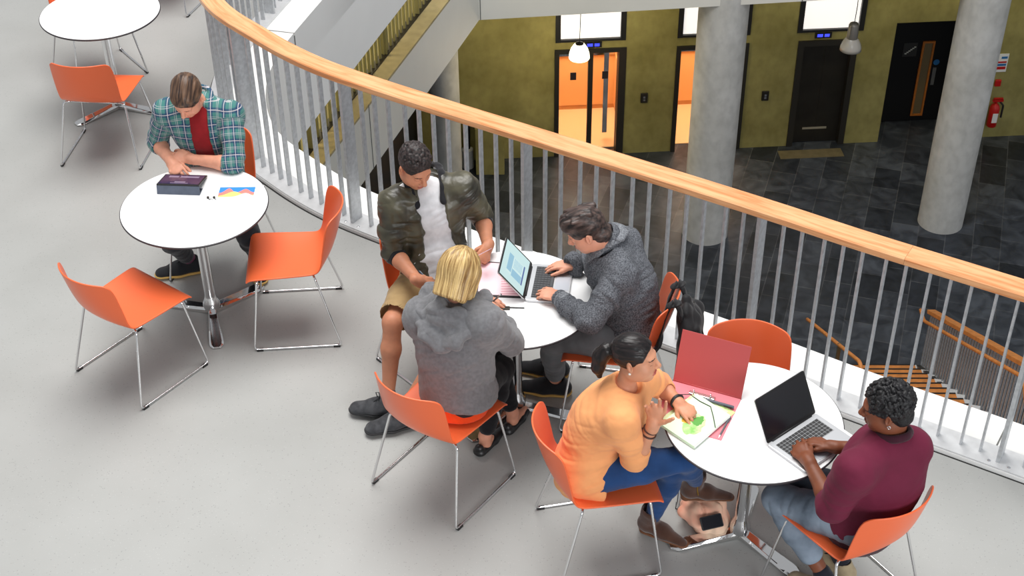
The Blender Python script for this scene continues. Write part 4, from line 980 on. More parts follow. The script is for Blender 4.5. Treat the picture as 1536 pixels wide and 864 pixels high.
def plaid_material():
    m, N, L, b = node_mat('plaid_cotton'); a = N.new('ShaderNodeAttribute'); a.attribute_name = 'plaid'; sp = N.new('ShaderNodeSeparateXYZ'); L.new(a.outputs['Vector'], sp.inputs[0])
    def stripes(sock, period, stops):
        d = N.new('ShaderNodeMath'); d.operation = 'DIVIDE'; d.inputs[1].default_value = period; L.new(sock, d.inputs[0])
        f = N.new('ShaderNodeMath'); f.operation = 'FRACT'; L.new(d.outputs[0], f.inputs[0]); r = N.new('ShaderNodeValToRGB'); r.color_ramp.interpolation = 'CONSTANT'; e = r.color_ramp.elements
        e[0].position = 0; e[0].color = (0, 0, 0, 1); e[1].position = stops[0][0]; e[1].color = (stops[0][1],)*3+(1,)
        for p, v in stops[1:]: q = e.new(p); q.color = (v, v, v, 1)
        L.new(f.outputs[0], r.inputs['Fac']); return r.outputs['Color']
    def mixc(fac, A, B):
        x = N.new('ShaderNodeMix'); x.data_type = 'RGBA'; L.new(fac, x.inputs[0])
        for i, s_ in ((6, A), (7, B)):
            if isinstance(s_, tuple): x.inputs[i].default_value = s_
            else: L.new(s_, x.inputs[i])
        return x.outputs[2]
    c = (0.055, 0.19, 0.175, 1); P_ = .078
    for s_ in (sp.outputs[0], sp.outputs[1]): c = mixc(stripes(s_, P_, [(.04, .62), (.34, 0)]), c, (0.018, 0.03, 0.12, 1))
    for s_ in (sp.outputs[0], sp.outputs[1]): c = mixc(stripes(s_, P_, [(.17, .85), (.215, 0), (.62, .55), (.66, 0), (.74, .45), (.77, 0)]), c, (0.62, 0.56, 0.58, 1))
    L.new(c, b.inputs['Base Color']); b.inputs['Roughness'].default_value = .85; b.inputs['Specular IOR Level'].default_value = .2; b.inputs['Sheen Weight'].default_value = .15
    return m

def ring(c, R, rx, ry, z, a0, a1, n=14, dip=0.0):
    """points round the neck; angle 0 is the front"""
    return [c+R[0]*rx*math.sin(t)+R[1]*ry*math.cos(t)+R[2]*(z-dip*math.cos(t)) for t in np.linspace(a0, a1, n)]
def arm_bones(p, sd, e=.05, g=1.0): j = p.J; return [(j['sh'+sd], j['el'+sd], e, g), (j['el'+sd], j['wr'+sd], e*.9, g)]
def torso_bones(p, g=.7, tw=0.0): return [(p.J['pel'], p.mid, .13, g, tw), (p.mid, p.chest, .13, g*.8, tw), (p.J['neck'], p.J['shL'], .06, g*.5), (p.J['neck'], p.J['shR'], .06, g*.5)]
def leg_bones(p, sd, g=.8): j = p.J; return [(j['hip'+sd], j['kn'+sd], .08, g), (j['kn'+sd], j['an'+sd], .055, g)]
def trousers(p, name, material, e=.010, tl=.9, amp=.004, seed=4, attrs=None, thick=1.0, label=None, legs='LR', k=.03, cell=.0052):
    S = Sculpt(cell); B = np.array([p.hipr, p.hipf, [0, 0, 1]]); q = p.sc
    S.ell(p.J['pel']-V3(0, 0, .012), B, (.170*q+e, .124*q+e, .11*q+e), .05); S.ecap(p.J['pel'], p.J['pel']+p.up*.09, .140*q+e*.7, .135*q+e*.7, p.f, .76, .05)
    for sd in legs:
        p.leg(S, sd, e, tl, k, thick)
        if tl > .4:
            a, b_ = p.J['kn'+sd], p.J['an'+sd]; S.cap(a+(b_-a)*tl, b_, .036*q, .036*q, .004, '-') if 0 else None
            S.plane(a+(b_-a)*(tl+.015), b_-a, .004) if False else None
    return p.cloth(name, S, material, sum((leg_bones(p, sd) for sd in legs), []), amp, seed, attrs, label=label)
def build(name, head_f, head_u, toes, **kw):
    p = Person(SKEL[name], head_f, head_u, **kw); p.toe = {k: nz(V3(*v, 0)) for k, v in toes.items()}; return p

# --- the person in the plaid shirt -------------------------------------------------------------------------------
def person_plaid():
    p = build('plaid', (-.22, -.74, -.62), (-.03, -.62, .78), dict(L=(.25, -.97), R=(-.97, -.25)), sc=1.0); j = p.J
    p.build_body('person in a green plaid shirt and red top bent over a tablet', SKIN_A, LIP_A, BROW_L,
        dict(L=dict(n=(-.05, -.45, .9), curl=(.25, .35, .3), thumb=(.5, .3, .2)), R=dict(n=(-.3, -.2, .9), curls=((.25, .35, .3), (.45, .6, .5), (.55, .7, .5), (.6, .8, .5)), d=(j['haR']-j['wrR'])+V3(.02, -.03, -.02), thumb=(.6, .5, .2))))
    S = Sculpt(.0055); p.torso(S, .004); S.ell(p.hl(0, -.03, -.10), p.H, (.058, .058, .07), .01, '-')
    p.cloth('t_shirt', S, fabric('red_jersey', srgb(150, 28, 34)), torso_bones(p, .6), .003, 3)
    S = Sculpt(.0048); p.torso(S, .018); S.ecap(j['pel']-V3(0, 0, .05), j['pel']+V3(0, 0, .05), .175, .165, p.f, .78, .04)
    for sd in 'LR':
        p.arm(S, sd, .017, .0); a, b, c_ = j['sh'+sd], j['el'+sd], j['wr'+sd]; d = nz(c_-b); S.cap(b-nz(b-a)*.05, b+d*.02, .060, .058, .015); S.cap(b+d*.012, b+d*.035, .062, .061, .006)
        S.cap(b+d*.04, b+d*.12, .046, .046, .006, '-')
    R = np.array([p.r, p.f, p.up])
    S.box(p.chest+p.f*.15-p.up*.08, R, (.050, .12, .30), .02, .012, '-'); S.ell(p.hl(0, -.02, -.11), p.H, (.062, .066, .09), .01, '-')
    nk = j['neck']+p.up*.005+p.f*.012; S.chain(ring(nk, R, .070, .072, .022, .62, 2*PI-.62, 16, .03), [.013]*16, .01)
    for sg in (-1, 1): S.ecap(nk+p.r*sg*.045+p.f*.055-p.up*.005, nk+p.r*sg*.065+p.f*.085-p.up*.06, .026, .012, p.f, .4, .008)
    def at_(V):
        bones = [None]+[(j['sh'+s_], j['el'+s_]) for s_ in 'LR']; best = None; u = np.stack([V@p.r, V@p.up, 0*V[:, 0]], 1)
        for s_ in 'LR':
            a, b = j['sh'+s_], j['el'+s_]; ba = b-a; t = np.clip(((V-a)@ba)/(ba@ba), 0, 1.2); d = np.linalg.norm(V-a-t[:, None]*ba, axis=1)
            m = (d < .085) & (t > .12); e1 = nz(np.cross(nz(ba), p.f)); u[m] = np.stack([V[m]@e1*1.3, V[m]@nz(ba), 0*V[m, 0]], 1)
        return u
    PL = plaid_material()
    p.cloth('shirt', S, PL, arm_bones(p, 'L')+arm_bones(p, 'R')+torso_bones(p, .8), .009, 11, at_)
    trousers(p, 'jeans', fabric('black_jeans', (.018, .019, .024, 1)), .010, .88, .004, 5)
    for sd in 'LR':
        S = Sculpt(.005); a, b = j['kn'+sd], j['an'+sd]; S.cap(a+(b-a)*.8, b, .043, .042, .01); p.cloth('sock', S, fabric('striped_sock', srgb(120, 30, 70), color2=srgb(40, 36, 60), vscale=60))
        p.sneaker(sd, SHOE_B, SOLE_GUM, 1.0, lace=LACE)
    # combed back brown hair
    S = Sculpt(.0032); H = p.H; h = p.hs
    S.ell(p.hl(0, -.020, .040), H, np.array((.082, .100, .088))*h, .01); S.ell(p.hl(0, .035, .085), H, np.array((.066, .062, .046))*h, .03); S.ell(p.hl(.01, -.05, .07), H, np.array((.074, .07, .062))*h, .03)
    S.plane(p.hl(0, .074, .045), H[1]*.85-H[2]*.55, .012); S.plane(p.hl(0, -.02, -.045), -H[2]+H[1]*.25, .01)
    for sx in (-1, 1): S.ell(p.hl(sx*.085, .01, -.015), H, np.array((.022, .05, .036))*h, .01, '-')
    p.hairdo('hair', S, hair_mat('brown_hair', srgb(40, 28, 24), srgb(112, 84, 64)), lambda l: np.stack([l[:, 0]*70+l[:, 1]*9, l[:, 1]*6, l[:, 2]*34], 1), .006)
    return p

# --- the person in the camouflage bomber jacket ------------------------------------------------------------------
def person_jacket():
    p = build('jacket', (.50, -.70, -.50), (.22, -.36, .90), dict(L=(-.95, -.30), R=(-.99, .08)), sc=1.0); j = p.J
    p.build_body('person in a dark camouflage bomber jacket and khaki shorts holding a slip of paper', SKIN_B, LIP_B, BROW_D,
        dict(L=dict(n=(.75, -.35, .55), d=(-.25, -.75, -.15), curl=(.75, .8, .5), thumb=(.4, .9, .3)), R=dict(n=(-.25, -.55, .8), d=(.45, .15, -.35), curl=(.65, .8, .55), thumb=(.5, .7, .3))))
    R = np.array([p.r, p.f, p.up])
    S = Sculpt(.0052); p.torso(S, .008); S.ecap(j['pel'], j['pel']+p.up*.1, .168, .16, p.f, .78, .04); S.ell(p.hl(0, -.02, -.115), p.H, (.066, .068, .07), .008, '-')
    p.cloth('t_shirt', S, fabric('white_jersey', (.78, .78, .80, 1)), torso_bones(p, 1.0, .5), .006, 5)
    CAMO = mat('camouflage_nylon', srgb(44, 42, 34), .36, 0, .5, var=.5, vscale=9, color2=srgb(88, 84, 66), detail=2, bump=.12, bscale=60)
    RIB = fabric('black_rib_knit', (.014, .014, .017, 1))
    S = Sculpt(.0048); p.torso(S, .024); S.ecap(j['pel']+p.up*.02, p.mid, .180, .176, p.f, .76, .04)
    for sd in 'LR':
        a, b, c_ = j['sh'+sd], j['el'+sd], j['wr'+sd]; d = nz(b-a); S.chain([a, a+(b-a)*.5, b-d*.01], [.068, .069, .062], .03); S.cap(b-d*.005, b+nz(c_-b)*.02, .062, .054, .01)
    S.box(p.chest+p.f*.17-p.up*.14-p.r*.01, R, (.060, .13, .36), .03, .02, '-')
    c1, s1 = math.cos(.26), math.sin(.26); R2 = np.array([p.r*c1-p.up*s1, p.f, p.up*c1+p.r*s1]); S.box(p.chest+p.f*.17-p.up*.20-p.r*.055, R2, (.055, .13, .30), .03, .02, '-'); S.ell(p.hl(0, -.02, -.115), p.H, (.070, .072, .09), .008, '-')
    p.cloth('jacket', S, CAMO, arm_bones(p, 'L', .07, 1.25)+arm_bones(p, 'R', .07, 1.25)+torso_bones(p, .9, .4), .0085, 21, fpar=30, fperp=7, ridge=.8)
    S = Sculpt(.0042); nk = j['neck']; half = [(.0, -.085, .050), (.050, -.075, .052), (.086, -.025, .052), (.093, .035, .030), (.086, .092, -.026), (.072, .126, -.085)]
    rg = [nk+p.r*x*sg+p.f*y+p.up*z for sg, hh in ((-1, half[::-1]), (1, half[1:])) for x, y, z in hh]
    for a, b in zip(rg[:-1], rg[1:]): S.ecap(a, b, .025, .025, nz((a+b)/2-nk+p.up*.09), .5, .006)
    p.cloth('collar', S, RIB)
    for sd in 'LR':
        a, b, c_ = j['sh'+sd], j['el'+sd], j['wr'+sd]; d = nz(c_-b); S = Sculpt(.0042); S.cap(b+d*.015, b+d*.05, .055, .050, .01); S.plane(b+d*.062, d, .004); p.cloth('cuff', S, RIB)
    KH = fabric('khaki_twill', srgb(186, 156, 110), .85, var=.12)
    S = Sculpt(.0052); B = np.array([p.hipr, p.hipf, [0, 0, 1]]); S.ell(j['pel']-V3(0, 0, .012), B, (.185, .138, .125), .05); S.ecap(j['pel'], j['pel']+p.up*.08, .155, .148, p.f, .78, .05)
    for sd in 'LR':
        a, b = j['hip'+sd], j['kn'+sd]; d = nz(b-a); S.chain([a, a+(b-a)*.5, a+(b-a)*.86], [.104, .098, .092], .03); S.plane(a+(b-a)*.88, d, .004) if 0 else S.cap(b-d*.05, b+d*.16, .085, .085, .006, '-')
    p.cloth('shorts', S, KH, leg_bones(p, 'L')+leg_bones(p, 'R'), .008, 9, ridge=.7)
    for sd in 'LR':
        S = Sculpt(.005); b = j['an'+sd]; S.cap(b+V3(0, 0, .03), b-V3(0, 0, .03), .042, .042, .01); p.cloth('sock', S, fabric('grey_sock', (.10, .10, .11, 1)))
        p.sneaker(sd, SHOE_G, SOLE_B, 1.02, lace=LACE)
    S = Sculpt(.003); H = p.H; h = p.hs
    S.ell(p.hl(0, -.014, .041), H, np.array((.0795, .101, .089))*h, .01)
    S.plane(p.hl(0, .072, .048), H[1]*.9-H[2]*.45, .006); S.plane(p.hl(0, -.02, -.045), -H[2]+H[1]*.4, .01)
    for sx in (-1, 1): S.ell(p.hl(sx*.085, .012, -.022), H, np.array((.022, .05, .038))*h, .01, '-')
    rng = np.random.RandomState(4)
    for _ in range(230):
        th = rng.uniform(0, 2*PI); ph = rng.uniform(.0, 1.25); v = np.array([math.sin(ph)*math.cos(th)*.074, math.sin(ph)*math.sin(th)*.090-.012, math.cos(ph)*.082+.050])
        if v[1] > .062 and v[2] < .075: continue
        r = rng.uniform(.009, .014); S.ell(p.hl(*v), H, (r, r, r), .004)
    p.hairdo('hair', S, hair_mat('black_curls', srgb(16, 13, 14), srgb(62, 50, 48), .5), lambda l: l*90, .002)
    return p

# --- the blonde person in the grey hoodie ------------------------------------------------------------------------
def person_blonde():
    p = build('blonde', (.36, .70, -.62), (.28, .52, .81), dict(L=(.5, .86), R=(.55, .83)), sc=.95, hscale=.97); j = p.J
    p.build_body('blonde person in a grey hoodie seen from behind, writing at the shared table', SKIN_A, LIP_A, BROW_L,
        dict(L=dict(n=(0, 0, 1), curl=(.3, .4, .3)), R=dict(n=(.35, -.15, .9), d=(-.45, .75, -.1), curl=(.7, .85, .6), thumb=(.5, .7, .3))), fem=True, foot=1.0)
    R = np.array([p.r, p.f, p.up]); q = p.sc
    FLEECE = fabric('grey_fleece', srgb(126, 126, 129), .95, var=.22, vscale=60, bump=.5, bscale=500, sheen=.3)
    S = Sculpt(.0048); p.torso(S, .040); S.ecap(j['pel']-V3(0, 0, .02)-p.f*.01, p.mid, .190, .182, p.f, .80, .05)
    for sd in 'LR':
        a, b, c_ = j['sh'+sd], j['el'+sd], j['wr'+sd]; S.chain([a, a+(b-a)*.5, b, b+(c_-b)*.4, b+(c_-b)*.82], [.068, .064, .059, .052, .040], .03); S.cap(b+(c_-b)*.78, b+(c_-b)*.90, .034, .033, .008)
    S.ell(p.hl(0, -.01, -.115), p.H, (.06, .06, .06), .01, '-'); S.plane(j['pel']-V3(0, 0, .045), -p.up, .015)
    nk = j['neck']; S_body = S; S = Sculpt(.0048)     # the hood lying on the back
    pts = [nk+p.r*.085+p.f*.085-p.up*.035, nk+p.r*.128+p.f*.01-p.up*.0, nk+p.r*.125-p.f*.085-p.up*.045, nk+p.r*.07-p.f*.155-p.up*.125, nk-p.r*.0-p.f*.170-p.up*.165]
    pts = pts+[x-2*p.r*((x-nk)@p.r) for x in pts[-2::-1]]
    for a, b in zip(pts[:-1], pts[1:]): S.ecap(a, b, .052, .052, nz(p.up*.8-p.f*.6), .66, .012)
    S.ell(nk-p.f*.115-p.up*.06, R, (.115, .055, .085), .02); S.ell(nk-p.f*.03+p.up*.03, R, (.085, .075, .05), .03)
    S.ell(nk-p.f*.055+p.up*.035, R, (.062, .045, .05), .015, '-'); S.ell(p.hl(0, -.01, -.115), p.H, (.058, .058, .07), .01, '-'); HOOD = S
    p.cloth('hoodie', S_body, FLEECE, arm_bones(p, 'L', .06)+arm_bones(p, 'R', .06)+torso_bones(p, .9, .5), .010, 31, fpar=24, fperp=6, ridge=.7)
    p.cloth('hood', HOOD, FLEECE, [(nk-p.f*.12-p.up*.12+p.r*.12, nk-p.f*.12-p.up*.1-p.r*.12, .06, 1)], .012, 35, fpar=12, fperp=22, ridge=.7)
    S = Sculpt(.005); a = j['pel']-V3(0, 0, .05)-p.f*.012; S.ecap(a, a+p.up*.012, .186, .188, p.f, .80, .02); S.plane(a-p.up*.012, -p.up, .006); S.plane(a+p.up*.04, p.up, .006); p.cloth('hem_band', S, FLEECE, None, fine=.002)
    S = Sculpt(.005); a = j['pel']-V3(0, 0, .05)-p.f*.03; S.ecap(a, a-V3(0, 0, .02)-p.f*.01, .168, .166, p.f, .80, .02); S.plane(a-V3(0, 0, .030), (0, 0, -1), .006); p.cloth('undershirt', S, fabric('orange_jersey', srgb(240, 78, 28)), fine=.002)
    trousers(p, 'trousers', fabric('black_stretch', (.010, .010, .013, 1), var=.1), .006, .86, .003, 6)
    FLAT = mat('black_flat_shoe', (.012, .012, .013, 1), .35)
    for sd in 'LR':
        a, t, x = p.foot_frame(sd); S = Sculpt(.0032); z = lambda y, zz: V3(a[0], a[1], 0)+t*y+V3(0, 0, zz)
        S.ecap(z(-.045, .026), z(.06, .022), .037, .038, V3(0, 0, 1), .60, .01); S.ecap(z(.06, .022), z(.155, .018), .040, .024, V3(0, 0, 1), .60, .01); S.chain([z(-.05, .03), z(-.052, .05)], [.026, .024], .01)
        S.ell(z(.02, .062), np.array([x, t, [0, 0, 1]]), (.034, .062, .034), .006, '-'); p.cloth('shoe', S, FLAT, fine=0)
    # bob
    S = Sculpt(.0032); H = p.H; h = p.hs
    S.ell(p.hl(0, -.018, .030), H, np.array((.094, .110, .100))*h, .01); S.ecap(p.hl(0, -.040, .0), p.hl(0, -.050, -.120), .096*h, .086*h, H[1], .80, .03)
    for sx in (-1, 1): S.ecap(p.hl(sx*.068, .018, .01), p.hl(sx*.070, .030, -.095), .036*h, .030*h, H[0], .7, .02)
    S.plane(p.hl(0, -.05, -.134), -H[2]-H[1]*.10, .008); S.ell(p.hl(0, .095, -.03), H, np.array((.052, .075, .11))*h, .012, '-')
    p.hairdo('hair', S, hair_mat('blonde_hair', srgb(128, 94, 50), srgb(222, 190, 130), .38, 1.0), lambda l: np.stack([np.arctan2(l[:, 0], -l[:, 1]-.01)*13+l[:, 2]*5, l[:, 2]*5, np.hypot(l[:, 0], l[:, 1])*30], 1), .008)
    return p

# --- the person in the denim jacket ------------------------------------------------------------------------------
def person_denim():
    p = build('denim', (-.84, .06, -.54), (-.50, .02, .86), dict(L=(-.98, .16), R=(-.97, .2)), sc=.98); j = p.J
    p.build_body('person in a washed charcoal denim jacket typing on the laptop with the lit screen', SKIN_A, LIP_A, BROW_D,
        dict(L=dict(n=(.15, -.25, .95), curl=(.22, .35, .3), thumb=(.55, .25, .2)), R=dict(n=(.15, .1, .95), curl=(.20, .32, .3), thumb=(.55, .25, .2))))
    R = np.array([p.r, p.f, p.up])
    DEN = mat('acid_wash_denim', srgb(62, 64, 70), .85, 0, .25, var=.5, vscale=150, color2=srgb(116, 119, 125), detail=6, bump=.35, bscale=380)
    S = Sculpt(.0048); p.torso(S, .024); S.ecap(j['pel']+p.up*.0, p.mid, .180, .176, p.f, .78, .04)
    for sd in 'LR':
        a, b, c_ = j['sh'+sd], j['el'+sd], j['wr'+sd]; S.chain([a, a+(b-a)*.5, b, b+(c_-b)*.45, b+(c_-b)*.92], [.070, .066, .060, .054, .043], .025); S.cap(b+(c_-b)*.78, b+(c_-b)*.93, .047, .046, .006)
        S.cap(b+(c_-b)*.96, c_+(c_-b)*.3, .033, .033, .004, '-')
    S.ell(p.hl(0, -.02, -.11), p.H, (.064, .066, .08), .008, '-')
    rg, nk, RN = p.neck_ring(.076, .080, .050, .7, 2*PI-.7, 18, .035)
    for a, b in zip(rg[:-1], rg[1:]): S.ecap(a, b, .024, .024, nz((a+b)/2-nk), .34, .006)
    p.cloth('denim_jacket', S, DEN, arm_bones(p, 'L', .055, 1.2)+arm_bones(p, 'R', .055, 1.2)+torso_bones(p, .8, .5), .012, 41, fpar=28, fperp=9, ridge=.75)
    CUF = mat('washed_denim_edge', srgb(92, 95, 101), .85, 0, .25, var=.4, vscale=120, color2=srgb(140, 143, 148), bump=.3, bscale=380)
    for sd in 'LR':
        b, c_ = j['el'+sd], j['wr'+sd]; d = nz(c_-b); L_ = np.linalg.norm(c_-b); S = Sculpt(.0042); S.cap(b+d*L_*.78, b+d*L_*.93, .0475, .045, .004); S.plane(b+d*(L_*.93+.006), d, .003); S.plane(b+d*(L_*.78-.004), -d, .003); S.cap(b+d*L_*.97, c_+d*.1, .034, .034, .003, '-'); p.cloth('cuff', S, CUF, fine=.002)
    half = [(.0, -.080, .040), (.048, -.068, .042), (.082, -.020, .040), (.090, .036, .016), (.082, .088, -.040), (.070, .118, -.080)]; nk = j['neck']; S = Sculpt(.0042)
    rg = [nk+p.r*x*sg+p.f*y+p.up*z for sg, hh in ((-1, half[::-1]), (1, half[1:])) for x, y, z in hh]
    for a, b in zip(rg[:-1], rg[1:]): S.ecap(a, b, .034, .034, nz((a+b)/2-nk+p.up*.07), .32, .006)
    p.cloth('collar', S, CUF, fine=.0015)
    trousers(p, 'jeans', fabric('grey_jeans', srgb(116, 120, 124), .85, var=.3, vscale=12), .012, .86, .005, 14)
    for sd in 'LR': p.sneaker(sd, SHOE_B, SOLE_GUM, 1.0, lace=LACE)
    S = Sculpt(.0032); H = p.H; h = p.hs
    S.ell(p.hl(0, -.014, .041), H, np.array((.0795, .101, .089))*h, .01); S.ell(p.hl(0, .005, .092), H, np.array((.068, .092, .042))*h, .02); S.ell(p.hl(0, .066, .085), H, np.array((.058, .038, .040))*h, .02)
    S.plane(p.hl(0, .082, .052), H[1]*.85-H[2]*.5, .006); S.plane(p.hl(0, -.02, -.05), -H[2]+H[1]*.5, .01); S.ell(p.hl(0, -.055, -.045), H, np.array((.062, .058, .050))*h, .02)
    for sx in (-1, 1): S.ell(p.hl(sx*.085, .012, -.020), H, np.array((.022, .052, .038))*h, .01, '-')
    rng = np.random.RandomState(9)
    for _ in range(46):
        x, y = rng.uniform(-.055, .055), rng.uniform(-.07, .055); z = .112+.022*rng.rand()-.35*abs(x)**1.3-.25*abs(y-.02)**1.2
        a = p.hl(x, y-.02, z-.012); S.cap(a, p.hl(x*1.15+rng.uniform(-.012, .012), y+.024, z+.006), .011, .005, .006)
    p.hairdo('hair', S, hair_mat('dark_hair', srgb(26, 22, 22), srgb(92, 74, 68), .45), lambda l: np.stack([l[:, 0]*60, l[:, 1]*12, l[:, 2]*40], 1), .006)
    return p

# --- the person in the orange blouse -----------------------------------------------------------------------------
def person_orange():
    p = build('orange', (.95, -.28, -.08), (-.02, .10, .99), dict(L=(.86, -.52), R=(1, -.02)), sc=.94, hscale=.96); j = p.J
    p.build_body('person with a ponytail in an orange blouse and blue jeans, one hand raised', SKIN_C, LIP_C, BROW_D,
        dict(R=dict(n=(.35, .85, -.25), d=(.12, .20, .95), curls=((.12, .25, .2), (.20, .3, .25), (.35, .4, .3), (.5, .5, .3)), spread=1.4, thumb=(.95, .3, .1)), L=dict(n=(.1, -.15, 1), d=(.55, -.75, -.12), curls=((.20, .35, .35), (.35, .5, .4), (.5, .6, .4), (.6, .7, .4)), thumb=(.6, .4, .2))), fem=True)
    R = np.array([p.r, p.f, p.up])
    S = Sculpt(.0048); p.torso(S, .022); S.ecap(j['pel']-V3(0, 0, .03)-p.f*.01, p.mid, .172, .160, p.f, .80, .04)
    S.ecap(j['pel']+p.r*.11-V3(0, 0, .03)+p.f*.02, j['pel']+p.r*.12-V3(0, 0, .055)+p.f*.09, .075, .05, p.r, .45, .03)
    for sd in 'LR':
        a, b, c_ = j['sh'+sd], j['el'+sd], j['wr'+sd]; d = nz(c_-b); S.chain([a, a+(b-a)*.5, b, b+d*.03], [.066, .064, .058, .053], .025); S.cap(b+d*.025, b+d*.045, .054, .052, .005); S.cap(b+d*.055, b+d*.15, .042, .042, .004, '-')
    S.ell(p.hl(0, -.02, -.115), p.H, (.075, .070, .075), .01, '-')
    BL = fabric('orange_viscose', srgb(244, 168, 110), .75, var=.10, vscale=9, bump=.1, sheen=.1)
    p.cloth('blouse', S, BL, arm_bones(p, 'L', .05)+arm_bones(p, 'R', .05)+torso_bones(p, 1.0, .7), .009, 51, fpar=30, fperp=6, ridge=.6)
    trousers(p, 'jeans', fabric('blue_jeans', srgb(30, 70, 124), .8, var=.35, vscale=7), .004, .94, .004, 24)
    SUEDE = fabric('brown_suede', srgb(84, 56, 44), .95, var=.2, sheen=.4); HEEL = mat('tan_stacked_heel', srgb(120, 78, 52), .6); ZIP = mat('brass_zip', srgb(190, 150, 70), .3, .8)
    for sd, pitch in (('L', 0.0), ('R', -.06)):
        a, t, x = p.foot_frame(sd); up = V3(0, 0, 1)
        if pitch: t = nz(t*math.cos(pitch)+up*math.sin(pitch)); up = nz(np.cross(x, t))
        up = up if up[2] > 0 else -up
        o = a-up*.115 if pitch else V3(a[0], a[1], 0); P = lambda y, z, w=0: o+t*y+up*z+x*w
        S = Sculpt(.0036); S.ecap(P(-.03, .065), P(.06, .050), .038, .042, up, .85, .02); S.ecap(P(.06, .046), P(.165, .026), .042, .024, up, .65, .02); S.chain([P(-.02, .06), P(-.010, .115), P(-.005, .150)], [.044, .043, .050], .02)
        S.plane(P(0, .020), -up, .003); S.cap(P(-.005, .135), P(0, .22), .041, .043, .004, '-'); sh = p.cloth('ankle_boot', S, SUEDE, fine=.0012)
        S = Sculpt(.0036); S.ecap(P(-.02, .021), P(.165, .021), .040, .032, up, .20, .01); V, Q = S.mesh(); skin_obj('sole', V, Q, HEEL, sh, p.origin)
        S = Sculpt(.0036); S.cap(P(-.035, .028), P(-.035, .012), .030, .026, .006); S.plane(P(0, .001), -up, .001); V, Q = S.mesh(); skin_obj('heel', V, Q, HEEL, sh, p.origin)
        if sd == 'R':
            b = MB(); b.tube([P(.0, .145, .046), P(.004, .10, .047), P(.012, .07, .047)], .003, 6); zo = b.obj('zip', ZIP, sh); zo.data.transform(Matrix.Translation(-Vector(p.origin)))
    S = Sculpt(.003); H = p.H; h = p.hs
    S.ell(p.hl(0, -.016, .038), H, np.array((.0815, .103, .0905))*h, .01); S.plane(p.hl(0, .064, .058), H[1]*.9-H[2]*.40, .006)
    for sx in (-1, 1): S.ell(p.hl(sx*.080, .045, -.045), H, np.array((.034, .052, .062))*h, .012, '-')
    S.plane(p.hl(0, -.05, -.062), -H[2]+H[1]*.5, .01)
    tail = [p.hl(0, -.105, .030), p.hl(.0, -.140, .022), p.hl(0, -.168, -.015), p.hl(.005, -.178, -.075), p.hl(.005, -.172, -.125)]
    S.chain(tail, [.026, .030, .034, .028, .010], .015)
    p.hairdo('hair', S, hair_mat('black_hair', srgb(12, 10, 11), srgb(36, 28, 28), .38), lambda l: np.where((l[:, 1] < -.115)[:, None], np.stack([l[:, 0]*90, l[:, 1]*60, l[:, 2]*8], 1), np.stack([l[:, 0]*60, l[:, 1]*10, l[:, 2]*70], 1)), .0035)
    b = MB(); b.tube([tuple(p.hl(.026*math.cos(t), -.118, .028+.026*math.sin(t))) for t in np.linspace(0, 2*PI, 16, endpoint=False)], .005, 6, closed=True); e = b.obj('hair_tie', BLACK, p.body, smooth=True); e.data.transform(Matrix.Translation(-Vector(p.origin)))
    def band(nm, material, c, d, r, w):
        d = nz(d); u_ = nz(np.cross(d, [.3, .2, .9])); v_ = np.cross(d, u_); b = MB()
        b.tube([tuple(c+r*(math.cos(t)*u_+math.sin(t)*v_)) for t in np.linspace(0, 2*PI, 24, endpoint=False)], w, 8, closed=True); o = b.obj(nm, material, p.body, smooth=True); o.data.transform(Matrix.Translation(-Vector(p.origin))); return o
    d = j['wrL']-j['elL']; band('wristband', BLACK, j['wrL']-nz(d)*.008, d, .029, .008)
    d = j['wrR']-j['elR']; band('bracelet', mat('brown_bead', srgb(70, 36, 26), .5), j['wrR']-nz(d)*.030, d, .030, .0045); band('bracelet', MATS['brown_bead'], j['wrR']-nz(d)*.055, d, .032, .0045)
    b = MB(); b.lathe([(.001, -.005), (.005, -.003), (.006, 0), (.005, .003), (.001, .005)], tuple(p.hl(.086, -.010, -.036)), 10); e = b.obj('earring', mat('pearl', (.85, .82, .75, 1), .2), p.body, smooth=True); e.data.transform(Matrix.Translation(-Vector(p.origin)))
    return p

